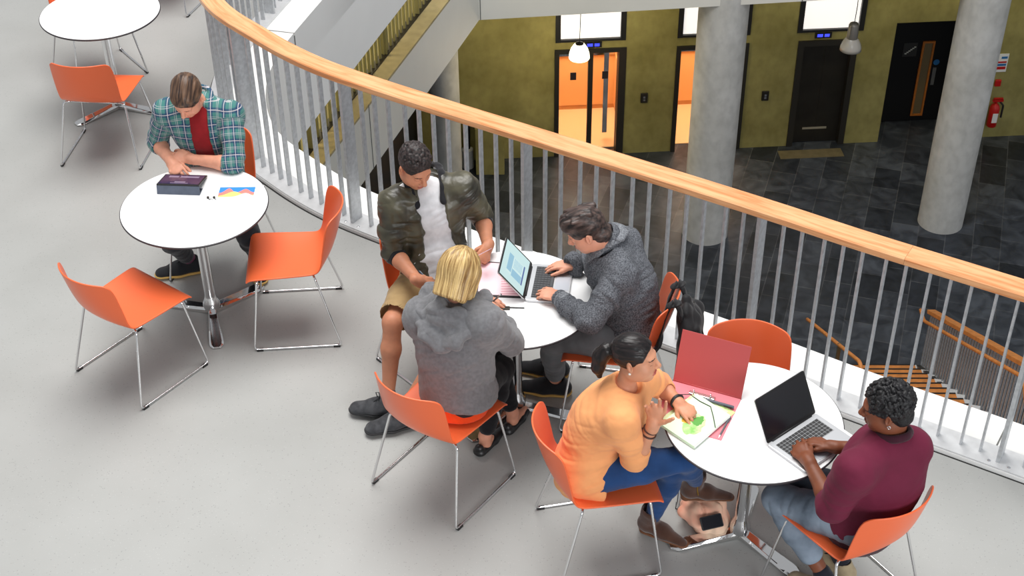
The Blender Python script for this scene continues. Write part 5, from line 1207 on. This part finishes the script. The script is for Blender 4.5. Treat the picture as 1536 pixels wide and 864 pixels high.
# --- the person in the burgundy sweater --------------------------------------------------------------------------
def person_burgundy():
    p = build('burg', (-.93, .26, -.26), (-.22, .06, .97), dict(L=(-.75, .65), R=(-.6, .8)), sc=.97); j = p.J
    p.build_body('person in a burgundy sweater typing on the silver laptop with the dark screen', SKIN_D, LIP_D, BROW_D,
        dict(L=dict(n=(-.5, -.25, .85), d=(-.25, .75, -.05), curl=(.22, .38, .3), thumb=(.5, .35, .2)), R=dict(n=(.1, .2, .95), d=(-.8, .5, -.1), curl=(.22, .36, .3), thumb=(.5, .3, .2))))
    R = np.array([p.r, p.f, p.up])
    WINE = fabric('burgundy_jersey', srgb(106, 30, 56), .8, var=.12, vscale=8, bump=.08, sheen=.03)
    S = Sculpt(.0048); p.torso(S, .026); S.ecap(j['pel']-V3(0, 0, .015), p.mid, .188, .180, p.f, .82, .04)
    for sd in 'LR':
        a, b, c_ = j['sh'+sd], j['el'+sd], j['wr'+sd]; d = nz(c_-b); S.chain([a, a+(b-a)*.5, b, b+d*.02], [.074, .072, .066, .058], .03); S.cap(b+d*.0, b+d*.035, .058, .052, .008); S.cap(b+d*.05, b+d*.16, .042, .042, .004, '-')
    S.ell(p.hl(0, -.02, -.115), p.H, (.064, .064, .08), .008, '-'); S.plane(j['pel']-V3(0, 0, .058), -p.up, .015)
    p.cloth('sweater', S, WINE, arm_bones(p, 'L', .06, .8)+arm_bones(p, 'R', .06, .8)+torso_bones(p, .9, .9), .010, 61, fpar=20, fperp=7, ridge=.35)
    rg, nk, RN = p.neck_ring(.068, .072, .048, 0, 2*PI, 26, .030); S = Sculpt(.0042)
    for a, b in zip(rg[:-1], rg[1:]): S.ecap(a, b, .017, .017, nz((a+b)/2-nk), .6, .006)
    p.cloth('collar', S, fabric('dark_burgundy_rib', srgb(58, 18, 34)))
    S = Sculpt(.005); a = j['pel']-V3(0, 0, .062); S.ecap(a, a+p.up*.035, .182, .188, p.f, .82, .02); p.cloth('hem_band', S, MATS['dark_burgundy_rib'], fine=.002)
    FADE = mat('faded_jeans', srgb(90, 102, 116), .85, 0, .25, var=.4, vscale=5, color2=srgb(148, 162, 178), detail=5, bump=.3, bscale=380)
    trousers(p, 'jeans', FADE, .013, .62, .005, 34)
    # seam stitching down the left thigh
    a, b_ = j['hipL'], j['knL']; d = nz(b_-a); side = nz(np.cross(d, V3(0, 0, 1))); side = side if side@V3(-.6, -.8, 0) > 0 else -side
    for sd in 'LR':
        S = Sculpt(.005); a, b = j['kn'+sd], j['an'+sd]; S.cap(a+(b-a)*.86, b, .041, .042, .01); p.cloth('sock', S, fabric('navy_sock', (.014, .015, .024, 1)))
        p.sneaker(sd, fabric('sand_shoe', srgb(176, 160, 130)) if 'sand_shoe' not in MATS else MATS['sand_shoe'], SOLE_W, 1.0, lace=LACE)
    S = Sculpt(.003); H = p.H; h = p.hs
    S.ell(p.hl(0, -.016, .042), H, np.array((.0830, .1020, .0900))*h, .01)
    S.plane(p.hl(0, .070, .050), H[1]*.9-H[2]*.30, .01); S.plane(p.hl(0, -.03, -.050), -H[2]+H[1]*.5, .01); S.ell(p.hl(0, -.058, -.040), H, np.array((.062, .052, .046))*h, .03)
    for sx in (-1, 1): S.ell(p.hl(sx*.088, .022, -.026), H, np.array((.024, .050, .042))*h, .01, '-')
    rng = np.random.RandomState(7)
    for _ in range(640):
        th = rng.uniform(0, 2*PI); ph = math.acos(rng.uniform(-.8, 1)); v = np.array([math.sin(ph)*math.cos(th)*.085, math.sin(ph)*math.sin(th)*.104-.016, math.cos(ph)*.092+.044])
        if (v[1] > .060 and v[2] < .085) or (abs(v[0]) > .05 and v[1] > -.02 and v[2] < .012) or (v[2] < -.035 and v[1] > -.05) or v[2] < -.075: continue
        r = rng.uniform(.0065, .0095); S.ell(p.hl(*v), H, (r, r, r), .003)
    p.hairdo('hair', S, hair_mat('black_coils', srgb(10, 10, 12), srgb(30, 28, 31), .5), lambda l: l*120, .002)
    b = MB(); b.tube([tuple(p.hl(-.086, -.010+.006*math.cos(t), -.040+.008*math.sin(t))) for t in np.linspace(0, 2*PI, 12, endpoint=False)], .002, 6, closed=True); e = b.obj('earring', CHROME, p.body, smooth=True); e.data.transform(Matrix.Translation(-Vector(p.origin)))
    return p
for fn in (person_plaid, person_jacket, person_blonde, person_denim, person_orange, person_burgundy): fn()

# ------------------------------------------------------------------ things on and under the tables
TZ = 0.7421
ALU = mat('laptop_aluminium', (0.62, 0.63, 0.65, 1), .35, .75); SCREEN_OFF = mat('dark_screen', (0.012, .013, .017, 1), .18); KEYS = mat('black_keys', (0.02, .02, .022, 1), .5); KEYWELL = mat('grey_keyboard_well', (.42, .43, .44, 1), .5, .3)
SCREEN_ON = mat('lit_screen', (.1, .1, .1, 1), .3, emit=(.60, .86, .86, 1), estr=.78); S_BLUE = mat('screen_blue', (.05, .08, .1, 1), .3, emit=(.30, .55, .70, 1), estr=.8); S_NAVY = mat('screen_navy', (.05, .05, .1, 1), .3, emit=(.05, .12, .32, 1), estr=.8); S_WHITE = mat('screen_grey', (.2, .2, .2, 1), .3, emit=(.50, .74, .74, 1), estr=.8)
def prism3(mb, poly, n, h):
    """extrude a flat polygon of 3d points along n"""
    P = [np.array(p, float) for p in poly]; k = len(P); n = np.array(n)*h
    return mb.add(P+[p+n for p in P], [tuple(range(k-1, -1, -1)), tuple(range(k, 2*k))]+[(i, (i+1) % k, k+(i+1) % k, k+i) for i in range(k)])
def rrect(w, d, r, n=4):
    out = []
    for cx, cy, a in ((w-r, d-r, 0), (r, d-r, 90), (r, r, 180), (w-r, r, 270)):
        out += [(cx+r*math.cos(math.radians(a+90*k/n)), cy+r*math.sin(math.radians(a+90*k/n))) for k in range(n+1)]
    return out
def laptop(label, A, B, lean, depth, lit, keys_dark):
    A, B = np.array([*A, TZ]), np.array([*B, TZ]); u = nz(B-A); f = np.cross(u, [0, 0, 1.0]) ; w = np.linalg.norm(B-A)
    if f@(CAM_C-A) < 0 and not lit: f = -f
    if lit: f = V3(.991, -.136, 0)
    t = thing('laptop', label, 'laptop', tuple((A+B)/2+f*depth/2)); org = np.array(t.location)
    def put(mb, nm, m_, par=None, **k): o = mb.obj(nm, m_, par or t, **k); o.data.transform(Matrix.Translation(-t.location)); return o
    b = MB(); prism3(b, [A+u*x+f*y for x, y in rrect(w, depth, .012)], (0, 0, 1), .0145); base = put(b, 'base', ALU, bevel=.002)
    top = np.array([0, 0, .0146])
    b = MB(); prism3(b, [A+u*x+f*y+top for x, y in [(.022, .028), (w-.022, .028), (w-.022, .128), (.022, .128)]], (0, 0, 1), .0006); put(b, 'keyboard_well', KEYS if lit else KEYWELL, base)
    b = MB()
    kw = (w-.05)/14
    for r in range(6):
        for c_ in range(14):
            if r == 5 and 4 <= c_ <= 8:
                if c_ != 4: continue
                x0, x1 = .025+kw*4, .025+kw*9-.003
            else: x0, x1 = .025+kw*c_, .025+kw*(c_+1)-.0032
            y0 = .030+.0162*r; y1 = y0+.0132
            prism3(b, [A+u*x+f*y+top+V3(0, 0, .0005) for x, y in ((x0, y0), (x1, y0), (x1, y1), (x0, y1))], (0, 0, 1), .0018)
    put(b, 'keyboard', mat('charcoal_keys', (.055, .057, .062, 1), .5) if lit and 'charcoal_keys' not in MATS else (MATS['charcoal_keys'] if lit else KEYS), base)
    b = MB(); prism3(b, [A+u*x+f*y+top for x, y in [(w*.32, .137), (w*.68, .137), (w*.68, depth-.008), (w*.32, depth-.008)]], (0, 0, 1), .0006); put(b, 'trackpad', mat('trackpad_grey', (.55, .57, .62, 1), .3, .3) if 'trackpad_grey' not in MATS else MATS['trackpad_grey'], base)
    d = np.array([0, 0, 1.0])*math.cos(math.radians(lean))-f*math.sin(math.radians(lean)); n = np.cross(u, d); n = n if n@f > 0 else -n
    H0 = A+V3(0, 0, .015)-n*.0; L_ = depth*.955
    b = MB(); prism3(b, [H0+u*x+d*y for x, y in rrect(w, L_, .010)], -n, .006); lid = put(b, 'lid', ALU, bevel=.001)
    b = MB(); prism3(b, [H0+u*x+d*y for x, y in rrect(w, L_, .010)], n, .0008); put(b, 'bezel', BLACK, lid)
    b = MB(); prism3(b, [H0+u*x+d*y+n*.0008 for x, y in [(.010, .018), (w-.010, .018), (w-.010, L_-.010), (.010, L_-.010)]], n, .0004); scr = put(b, 'screen', SCREEN_ON if lit else SCREEN_OFF, lid)
    b = MB(); b.tube([A+V3(0, 0, .0145)+u*.03, B+V3(0, 0, .0145)-u*.03], .006, 10); put(b, 'hinge', BLACK, base, smooth=True)
    if lit:
        def q(x0, x1, y0, y1, nm, m_, z=.0013):
            b = MB(); prism3(b, [H0+u*x*w+d*y*L_+n*z for x, y in ((x0, y0), (x1, y0), (x1, y1), (x0, y1))], n, .0003); put(b, nm, m_, lid)
        q(.28, .78, .26, .78, 'document_window', S_WHITE); q(.28, .72, .62, .78, 'document_heading', S_BLUE, .0016); q(.60, .78, .26, .60, 'document_panel', S_BLUE, .0016); q(.28, .78, .20, .245, 'task_bar', S_NAVY, .0016)
        b = MB()
        for k in range(7): prism3(b, [H0+u*x*w+d*y*L_+n*.0016 for x, y in ((.31, .30+.042*k), (.55, .30+.042*k), (.55, .315+.042*k), (.31, .315+.042*k))], n, .0003)
        put(b, 'text_lines', S_BLUE, lid)
    return t
laptop('open laptop with a lit pale blue screen on the shared table with pink paper', (.106, 5.942), (.062, 5.639), 40, .215, True, True)
laptop('open silver laptop with a dark screen on the table with the red binder', (1.108, 4.581), (1.355, 4.779), 28, .222, False, False)

def flat(name, label, cat, quad, z, h, material, group=None, parent=None):
    b = MB(); c = np.mean([q[:2] for q in quad], 0); b.prism([(q[0]-(c[0] if parent is None else 0), q[1]-(c[1] if parent is None else 0)) for q in quad], 0 if parent is None else z, h if parent is None else z+h)
    o = b.obj(name, material, parent)
    if parent is None: o.location = (c[0], c[1], z); tag(o, label, cat, group)
    return o
def on_sheet(root, name, pts, dz, h, material):
    b = MB(); l = root.location; b.prism([(p[0]-l.x, p[1]-l.y) for p in pts], dz, dz+h); return b.obj(name, material, root)
def rect(c, ang, w, d):
    a = math.radians(ang); ux, uy = np.array([math.cos(a), math.sin(a)]), np.array([-math.sin(a), math.cos(a)]); c = np.array(c)
    return [c-ux*w/2-uy*d/2, c+ux*w/2-uy*d/2, c+ux*w/2+uy*d/2, c-ux*w/2+uy*d/2]
def pen(name, label, cat, a, b, r, material, tip=None, cap=None):
    a, b = np.array(a, float), np.array(b, float); d = nz(b-a); t = thing(name, label, cat, tuple((a+b)/2)); L_ = np.linalg.norm(b-a)
    def put(mb, nm, m_): o = mb.obj(nm, m_, t, smooth=True, angle=.7); o.data.transform(Matrix.Translation(-t.location)); return o
    m = MB(); m.tube([a+d*L_*.12, a+d*L_*.97, b], [r, r, r*.7], 10); put(m, 'barrel', material)
    m = MB(); m.tube([a, a+d*L_*.03, a+d*L_*.12], [r*.25, r*.4, r*.95], 10); put(m, 'tip', tip or material)
    s = nz(np.cross(d, [0.2, 0.1, 1.0])); m = MB(); m.tube([b-d*L_*.04+s*r, b-d*L_*.05+s*r*1.6, b-d*L_*.28+s*r*1.5], r*.28, 6); put(m, 'clip', cap or material)
    return t
# --- the chart table
tb = thing('tablet', 'dark tablet propped on a folded grey cover before the plaid-shirted person', 'tablet', (-1.83, 6.745, TZ), math.radians(-4.5))
TABC = fabric('slate_blue_cover', srgb(92, 100, 116), .7)
def tput(b, nm, m_, par=None, **k): return b.obj(nm, m_, par or tb, **k)
b = MB(); zf, zb = .050, .006
prism3(b, [(-.12, -.085, zf), (.12, -.085, zf), (.12, .085, zb), (-.12, .085, zb)], nz((0, .26, 1)), .008); body = tput(b, 'tablet_body', BLACK, bevel=.002)
b = MB(); prism3(b, [np.array(p)+np.array(nz((0, .26, 1)))*.0082 for p in ((-.112, -.075, zf-.0025), (.112, -.075, zf-.0025), (.112, .074, zb+.003), (-.112, .074, zb+.003))], nz((0, .26, 1)), .0004)
tput(b, 'screen', mat('tablet_screen', (.01, .008, .02, 1), .12, emit=(.030, .018, .075, 1), estr=1.0), body)
b = MB(); nn = np.array(nz((0, .26, 1)))
for x0, x1, y0, y1 in ((-.085, -.03, .030, .056), (-.02, .085, .030, .056), (-.03, .03, -.050, -.035), (-.05, .05, -.066, -.058)):
    prism3(b, [np.array((x, y, zf+(zb-zf)*(y+.085)/.17))+nn*.0087 for x, y in ((x0, y0), (x1, y0), (x1, y1), (x0, y1))], nn, .0003)
tput(b, 'screen_tiles', mat('screen_mauve', (.1, .08, .12, 1), .3, emit=(.26, .20, .30, 1), estr=.8), body)
b = MB(); prism3(b, [(-.12, -.098, 0), (.12, -.098, 0), (.12, -.086, .049), (-.12, -.086, .049)], (0, 1, 0), .004); prism3(b, [(-.12, -.098, 0), (.12, -.098, 0), (.12, -.03, 0), (-.12, -.03, 0)], (0, 0, 1), .003)
prism3(b, [(-.12, -.034, 0), (.12, -.034, 0), (.12, -.084, .048), (-.12, -.084, .048)], (0, .6, -.1), .004); tput(b, 'folded_cover', TABC)
sh = flat('paper_chart', 'white sheet printed with a blue, coral and yellow area chart beside the tablet', 'paper', [(-1.655, 6.535), (-1.405, 6.525), (-1.375, 6.73), (-1.635, 6.735)], TZ, .0006, PAPER)
cx0, cx1, cy0, cy1 = -1.617, -1.420, 6.615, 6.716
def chart_poly(fn): xs = np.linspace(0, 1, 28); return [(cx0+(cx1-cx0)*x, cy0+(cy1-cy0)*max(0.0, fn(x))) for x in xs]+[(cx1, cy0-.001), (cx0, cy0-.001)]
on_sheet(sh, 'blue_area', [(cx0, cy0), (cx1, cy0), (cx1, cy1), (cx0, cy1)], .0006, .0003, mat('chart_blue', srgb(40, 132, 214), .6))
on_sheet(sh, 'coral_area', chart_poly(lambda x: .42+.46*math.exp(-((x-.27)/.13)**2)+.38*math.exp(-((x-.74)/.15)**2)), .0009, .0003, mat('chart_coral', srgb(244, 128, 118), .6))
on_sheet(sh, 'yellow_area', chart_poly(lambda x: .10+.40*math.exp(-((x-.42)/.24)**2)+.1*x), .0012, .0003, mat('chart_yellow', srgb(250, 226, 120), .6))
on_sheet(sh, 'white_area', chart_poly(lambda x: .02+.36*math.exp(-((x-.76)/.20)**2)), .0015, .0003, PAPER)
ep = thing('earphones', 'tiny grey pair of earbuds lying between the tablet and the chart', 'earphones', (-1.650, 6.609, TZ))
for x, a in ((-.018, .4), (.016, -.5)):
    b = MB(); b.lathe([(.001, 0), (.006, .002), (.0075, .007), (.005, .011), (.001, .012)], (x, 0, 0), 12); bud = b.obj('earbud', STEEL_DK, ep, smooth=True)
    b = MB(); b.tube([(x, 0, .004), (x+.006*math.cos(a), -.010, .003), (x+.016*math.cos(a), -.018, .0025)], .0016, 6); b.obj('stem', STEEL_DK, bud, smooth=True)
b = MB(); b.tube([(-.008, -.016, .002), (-.002, -.006, .002), (.004, -.014, .002), (.010, -.016, .002)], .0012, 6); b.obj('cable', STEEL_DK, ep)
# --- the shared table
PINK = mat('pink_paper', srgb(252, 214, 220), .7)
fo = flat('folder', 'black document folder lying under the pink paper', 'folder', [(-.180, 5.688), (.044, 5.668), (.050, 5.955), (-.165, 5.985)], TZ, .004, BLACK)
pk = flat('paper', 'pink printed sheet on the black folder behind the lit laptop', 'paper', [(-.172, 5.702), (.040, 5.682), (.045, 5.945), (-.158, 5.974)], TZ+.0042, .0006, PINK)
b = MB(); l = pk.location
for k in range(9):
    y0 = 5.70+.021*k; x0 = -.055; x1 = .030-(.03 if k in (3, 8) else 0); b.box(((x0+x1)/2-l.x, y0-l.y, .0008), ((x1-x0)/2, .0022, .0002))
b.obj('print_lines', mat('print_rose', srgb(226, 150, 166), .7), pk)
cb = flat('clipboard', 'black clipboard with a white sheet under the writing hand of the blonde person', 'clipboard', [(-.185, 5.335), (.050, 5.318), (.060, 5.590), (-.172, 5.606)], TZ, .004, BLACK)
on_sheet(cb, 'white_sheet', [(-.187, 5.333), (.052, 5.316), (.060, 5.577), (-.174, 5.593)], .004, .0006, PAPER)
b = MB(); b.box((0, .118, .008), (.05, .012, .004)); b.obj('clip', STEEL_DK, cb, bevel=.002)
pen('pen', 'dark grey pen in the writing hand of the blonde person', 'pen', at(734, 457, .757), at(752, 441, .84), .0045, mat('graphite_pen', (.07, .07, .075, 1), .35), CHROME, CHROME)
pen('pen', 'blue and white pen in the lowered hand of the person in the camouflage jacket', 'pen', at(653, 433, .67), at(628, 406, .745), .0042, mat('blue_pen', (.06, .10, .16, 1), .35), PAPER, PAPER)
b = MB(); a0, a1 = at(714, 385, .845), at(735, 374, .85); up_ = V3(.012, -.045, .042); prism3(b, [a0, a1, a1+up_*.9, a0+up_], nz(np.cross(a1-a0, up_)), .0008)
o = b.obj('paper_slip', mat('lilac_paper', srgb(232, 216, 236), .7)); c = (a0+a1)/2; o.data.transform(Matrix.Translation(-Vector(c))); o.location = tuple(c); tag(o, 'small lilac paper slip held up by the person in the camouflage jacket', 'paper')
# --- the binder table
RB = mat('binder_red', srgb(186, 80, 80), .55); RB2 = mat('binder_pink_lining', srgb(226, 128, 138), .55)
hA, hB = V3(.741, 5.029, TZ), V3(1.038, 4.894, TZ); u = nz(hB-hA); fw = V3(-.416, -.909, 0)
bi = thing('ring_binder', 'open red ring binder with its cover standing up on the bottom right table', 'binder', tuple((hA+hB)/2+fw*.12))
def bput(b, nm, m_, par=None, **k): o = b.obj(nm, m_, par or bi, **k); o.data.transform(Matrix.Translation(-bi.location)); return o
W_ = np.linalg.norm(hB-hA)
b = MB(); prism3(b, [hA, hB, hB+fw*.30, hA+fw*.30], (0, 0, 1), .003); bput(b, 'back_cover', RB2, bevel=.001)
dv = V3(0, 0, 1)*math.cos(.38)-fw*math.sin(.38)
b = MB(); prism3(b, [hA+V3(0, 0, .004), hB+V3(0, 0, .004), hB+dv*.255, hA+dv*.255], nz(np.cross(u, dv)), .0035); bput(b, 'front_cover', RB, bevel=.001)
b = MB(); b.tube([hA+V3(0, 0, .005), hB+V3(0, 0, .005)], .005, 8); bput(b, 'hinge', RB, smooth=True)
rc = hA*.52+hB*.48+fw*.052; rp = np.array([u, fw, [0, 0, 1]])
b = MB(); b.box(rc+V3(0, 0, .006), (.062, .011, .0035), rp); rg_ = bput(b, 'ring_plate', CHROME, bevel=.003)
for sx in (-.04, .04):
    b = MB(); b.tube([rc+u*sx+fw*(.013*math.cos(t))+V3(0, 0, .006+.020*math.sin(t)) for t in np.linspace(0, PI, 10)], .0022, 8); bput(b, 'ring', CHROME, rg_, smooth=True)
GR = mat('lime_paper', srgb(206, 232, 150), .7); GR2 = mat('mint_notebook', srgb(214, 240, 206), .45)
flat('paper', 'lime green sheet poking out from under the mint notebook', 'paper', rect((.828, 4.765), 47, .285, .20), TZ+.0034, .0012, GR)
flat('paper', 'pale lime sheet on the binder lining behind the mint notebook', 'paper', rect((.800, 4.772), 45, .285, .19), TZ+.0048, .0010, mat('pale_lime_paper', srgb(228, 242, 190), .7))
q = np.array([.786, 4.566]); d1, d2 = nz(V3(.68, .733, 0))[:2], nz(V3(-.67, .74, 0))[:2]
nb_ = flat('notebook', 'mint green notebook with a leafy cover picture under the hand with the black wristband', 'notebook', [q, q+d1*.272, q+d1*.272+d2*.200, q+d2*.200], TZ+.006, .014, GR2)
on_sheet(nb_, 'page_block', [q+d1*.004+d2*.003-d2*.005, q+d1*.268-d2*.002, q+d1*.268+d2*.19, q+d1*.004+d2*.19], .003, .008, PAPER)
def blot(c, rx, ry, seed, n=22):
    rng = np.random.RandomState(seed); return [np.array(c)+d1*rx*math.cos(t)*(.8+.4*rng.rand())+d2*ry*math.sin(t)*(.8+.4*rng.rand()) for t in np.linspace(0, 2*PI, n, endpoint=False)]
ctr = q+d1*.105+d2*.085
on_sheet(nb_, 'leaf_picture', blot(ctr, .075, .045, 3), .014, .0003, mat('leaf_green', srgb(132, 196, 96), .5, var=.35, vscale=30, color2=srgb(206, 232, 170)))
on_sheet(nb_, 'leaf_picture', blot(ctr+d2*.045+d1*.005, .03, .02, 5), .0143, .0003, mat('leaf_amber', srgb(224, 178, 60), .5)); on_sheet(nb_, 'leaf_picture', blot(ctr+d1*.03, .035, .022, 8), .0143, .0003, mat('leaf_deep_green', srgb(86, 160, 62), .5))
b = MB(); P_ = lambda x, y, z=.0165: V3(*(q+d1*x+d2*y), TZ+.006+z)
b.tube([at(1014, 592, TZ+.0215), at(1035, 591.5, TZ+.0215), at(1050, 602, TZ+.0215), at(1066, 610, TZ+.0215), at(1070, 625, TZ+.0215), at(1073, 641, TZ+.0215), at(1073, 645, TZ+.008)], .0022, 6)
e = b.obj('elastic_band', BLACK, nb_); e.data.transform(Matrix.Translation(-nb_.location))
pen('marker', 'grey marker pen lying on the pink lining of the red binder', 'pen', (.846, 4.893, TZ+.013), (.995, 4.824, TZ+.013), .0075, mat('grey_marker', (.11, .12, .15, 1), .4), BLACK, BLACK)
pen('pencil', 'grey pencil sticking out beside the lime sheet', 'pencil', (.902, 4.634, TZ+.005), (.972, 4.772, TZ+.008), .0042, mat('grey_pencil', (.12, .13, .14, 1), .5), PAPER)
flat('paper', 'white sheet poking out over the table edge beside the silver laptop', 'paper', rect((1.405, 4.655), 39, .13, .17), TZ, .0008, PAPER)
# --- the black backpack on the chair of the person in denim
fx_, fy_ = -.974, .227; cf = V3(fx_, fy_, 0); cr = V3(fy_, -fx_, 0); cc_ = V3(.523, 5.70, 0)
def cl(x, y, z): return cc_+cr*x+cf*y+V3(0, 0, z)
bpk = thing('backpack', 'black backpack hanging by its straps from the back of an orange chair', 'backpack', tuple(cl(0, -.38, .30)))
NYL = fabric('black_nylon', (.012, .012, .014, 1), .6, bump=.15)
S = Sculpt(.0055); RC = np.array([cr, cf, [0, 0, 1]]); x0 = -.035
S.box(cl(x0, -.385, .50), RC, (.135, .055, .21), .05, .03); S.ell(cl(x0, -.43, .42), RC, (.115, .055, .13), .03); S.ell(cl(x0, -.36, .70), RC, (.10, .05, .06), .03); S.cap(cl(x0-.05, -.36, .74), cl(x0+.02, -.35, .77), .022, .02, .02)
V, Q = S.mesh(); V = relax(V, Q, 2); N = vnormals(V, Q); V = V+N*(bone_folds(V, [(cl(x0, -.38, .75), cl(x0, -.40, .30), .1, 1)], .011, 77, fpar=10, fperp=16))[:, None]
bo = skin_obj('bag', V, Q, NYL, bpk, np.array(bpk.location))
for sx in (-.115, .045):
    pts = [cl(sx*.8, -.35, .66), cl(sx, -.335, .76), cl(sx, -.312, .812), cl(sx, -.285, .80), cl(sx, -.262, .72), cl(sx, -.245, .62), cl(sx*1.1, -.235, .55)]
    S = Sculpt(.004)
    for a, b_ in zip(pts[:-1], pts[1:]): S.ecap(a, b_, .028, .028, nz(np.cross(b_-a, cr)), .28, .008)
    V, Q = S.mesh(); skin_obj('strap', V, Q, NYL, bpk, np.array(bpk.location))
b = MB(); b.tube([cl(x0+.05, -.385, .74), cl(x0+.055, -.42, .62), cl(x0+.03, -.46, .52)], .003, 6); zz = b.obj('zip', STEEL_DK, bpk); zz.data.transform(Matrix.Translation(-bpk.location))
# --- the scarf and phone on the floor
PEACH = fabric('peach_cotton', srgb(250, 176, 148), .85, color2=srgb(244, 212, 184), var=.2, vscale=7)
p0 = at(1056, 772, .07); S = Sculpt(.0045); I3 = np.eye(3)
for dx, dy, dz, r in ((-.01, 0, .0, (.085, .075, .075)), (.055, .02, .01, (.06, .07, .075)), (-.07, .03, .0, (.05, .045, .05)), (.03, -.05, -.02, (.075, .045, .045)), (-.03, .055, .01, (.07, .05, .06)), (.095, -.01, -.02, (.03, .05, .04))): S.ell(p0+V3(dx, dy, dz), I3, r, .025)
S.plane((0, 0, .004), (0, 0, -1), .004); V, Q = S.mesh(); V = relax(V, Q, 1); N = vnormals(V, Q)
V = V+N*(bone_folds(V, [(p0+V3(-.1, -.04, .06), p0+V3(.1, .05, .06), .06, 1)], .014, 91, fpar=30, fperp=12, ridge=.8))[:, None]; V[:, 2] = np.maximum(V[:, 2], .002)
o = skin_obj('scarf', V, Q, PEACH, None, np.array([p0[0], p0[1], 0])); tag(o, 'crumpled peach scarf bundled on the floor under the bottom right table', 'scarf')
ph = thing('phone', 'black phone lying on the peach scarf', 'phone', tuple(at(1067, 783, .115)), 0); ph.rotation_euler = (math.radians(42), 0, math.radians(16))
b = MB(); prism3(b, [(x-.055, y-.032, 0) for x, y in rrect(.11, .064, .008)], (0, 0, 1), .008); pb = b.obj('phone_body', BLACK, ph, bevel=.002)
b = MB(); prism3(b, [(-.049, -.028, .0082), (.049, -.028, .0082), (.049, .028, .0082), (-.049, .028, .0082)], (0, 0, 1), .0003); b.obj('screen', SCREEN_OFF, pb)
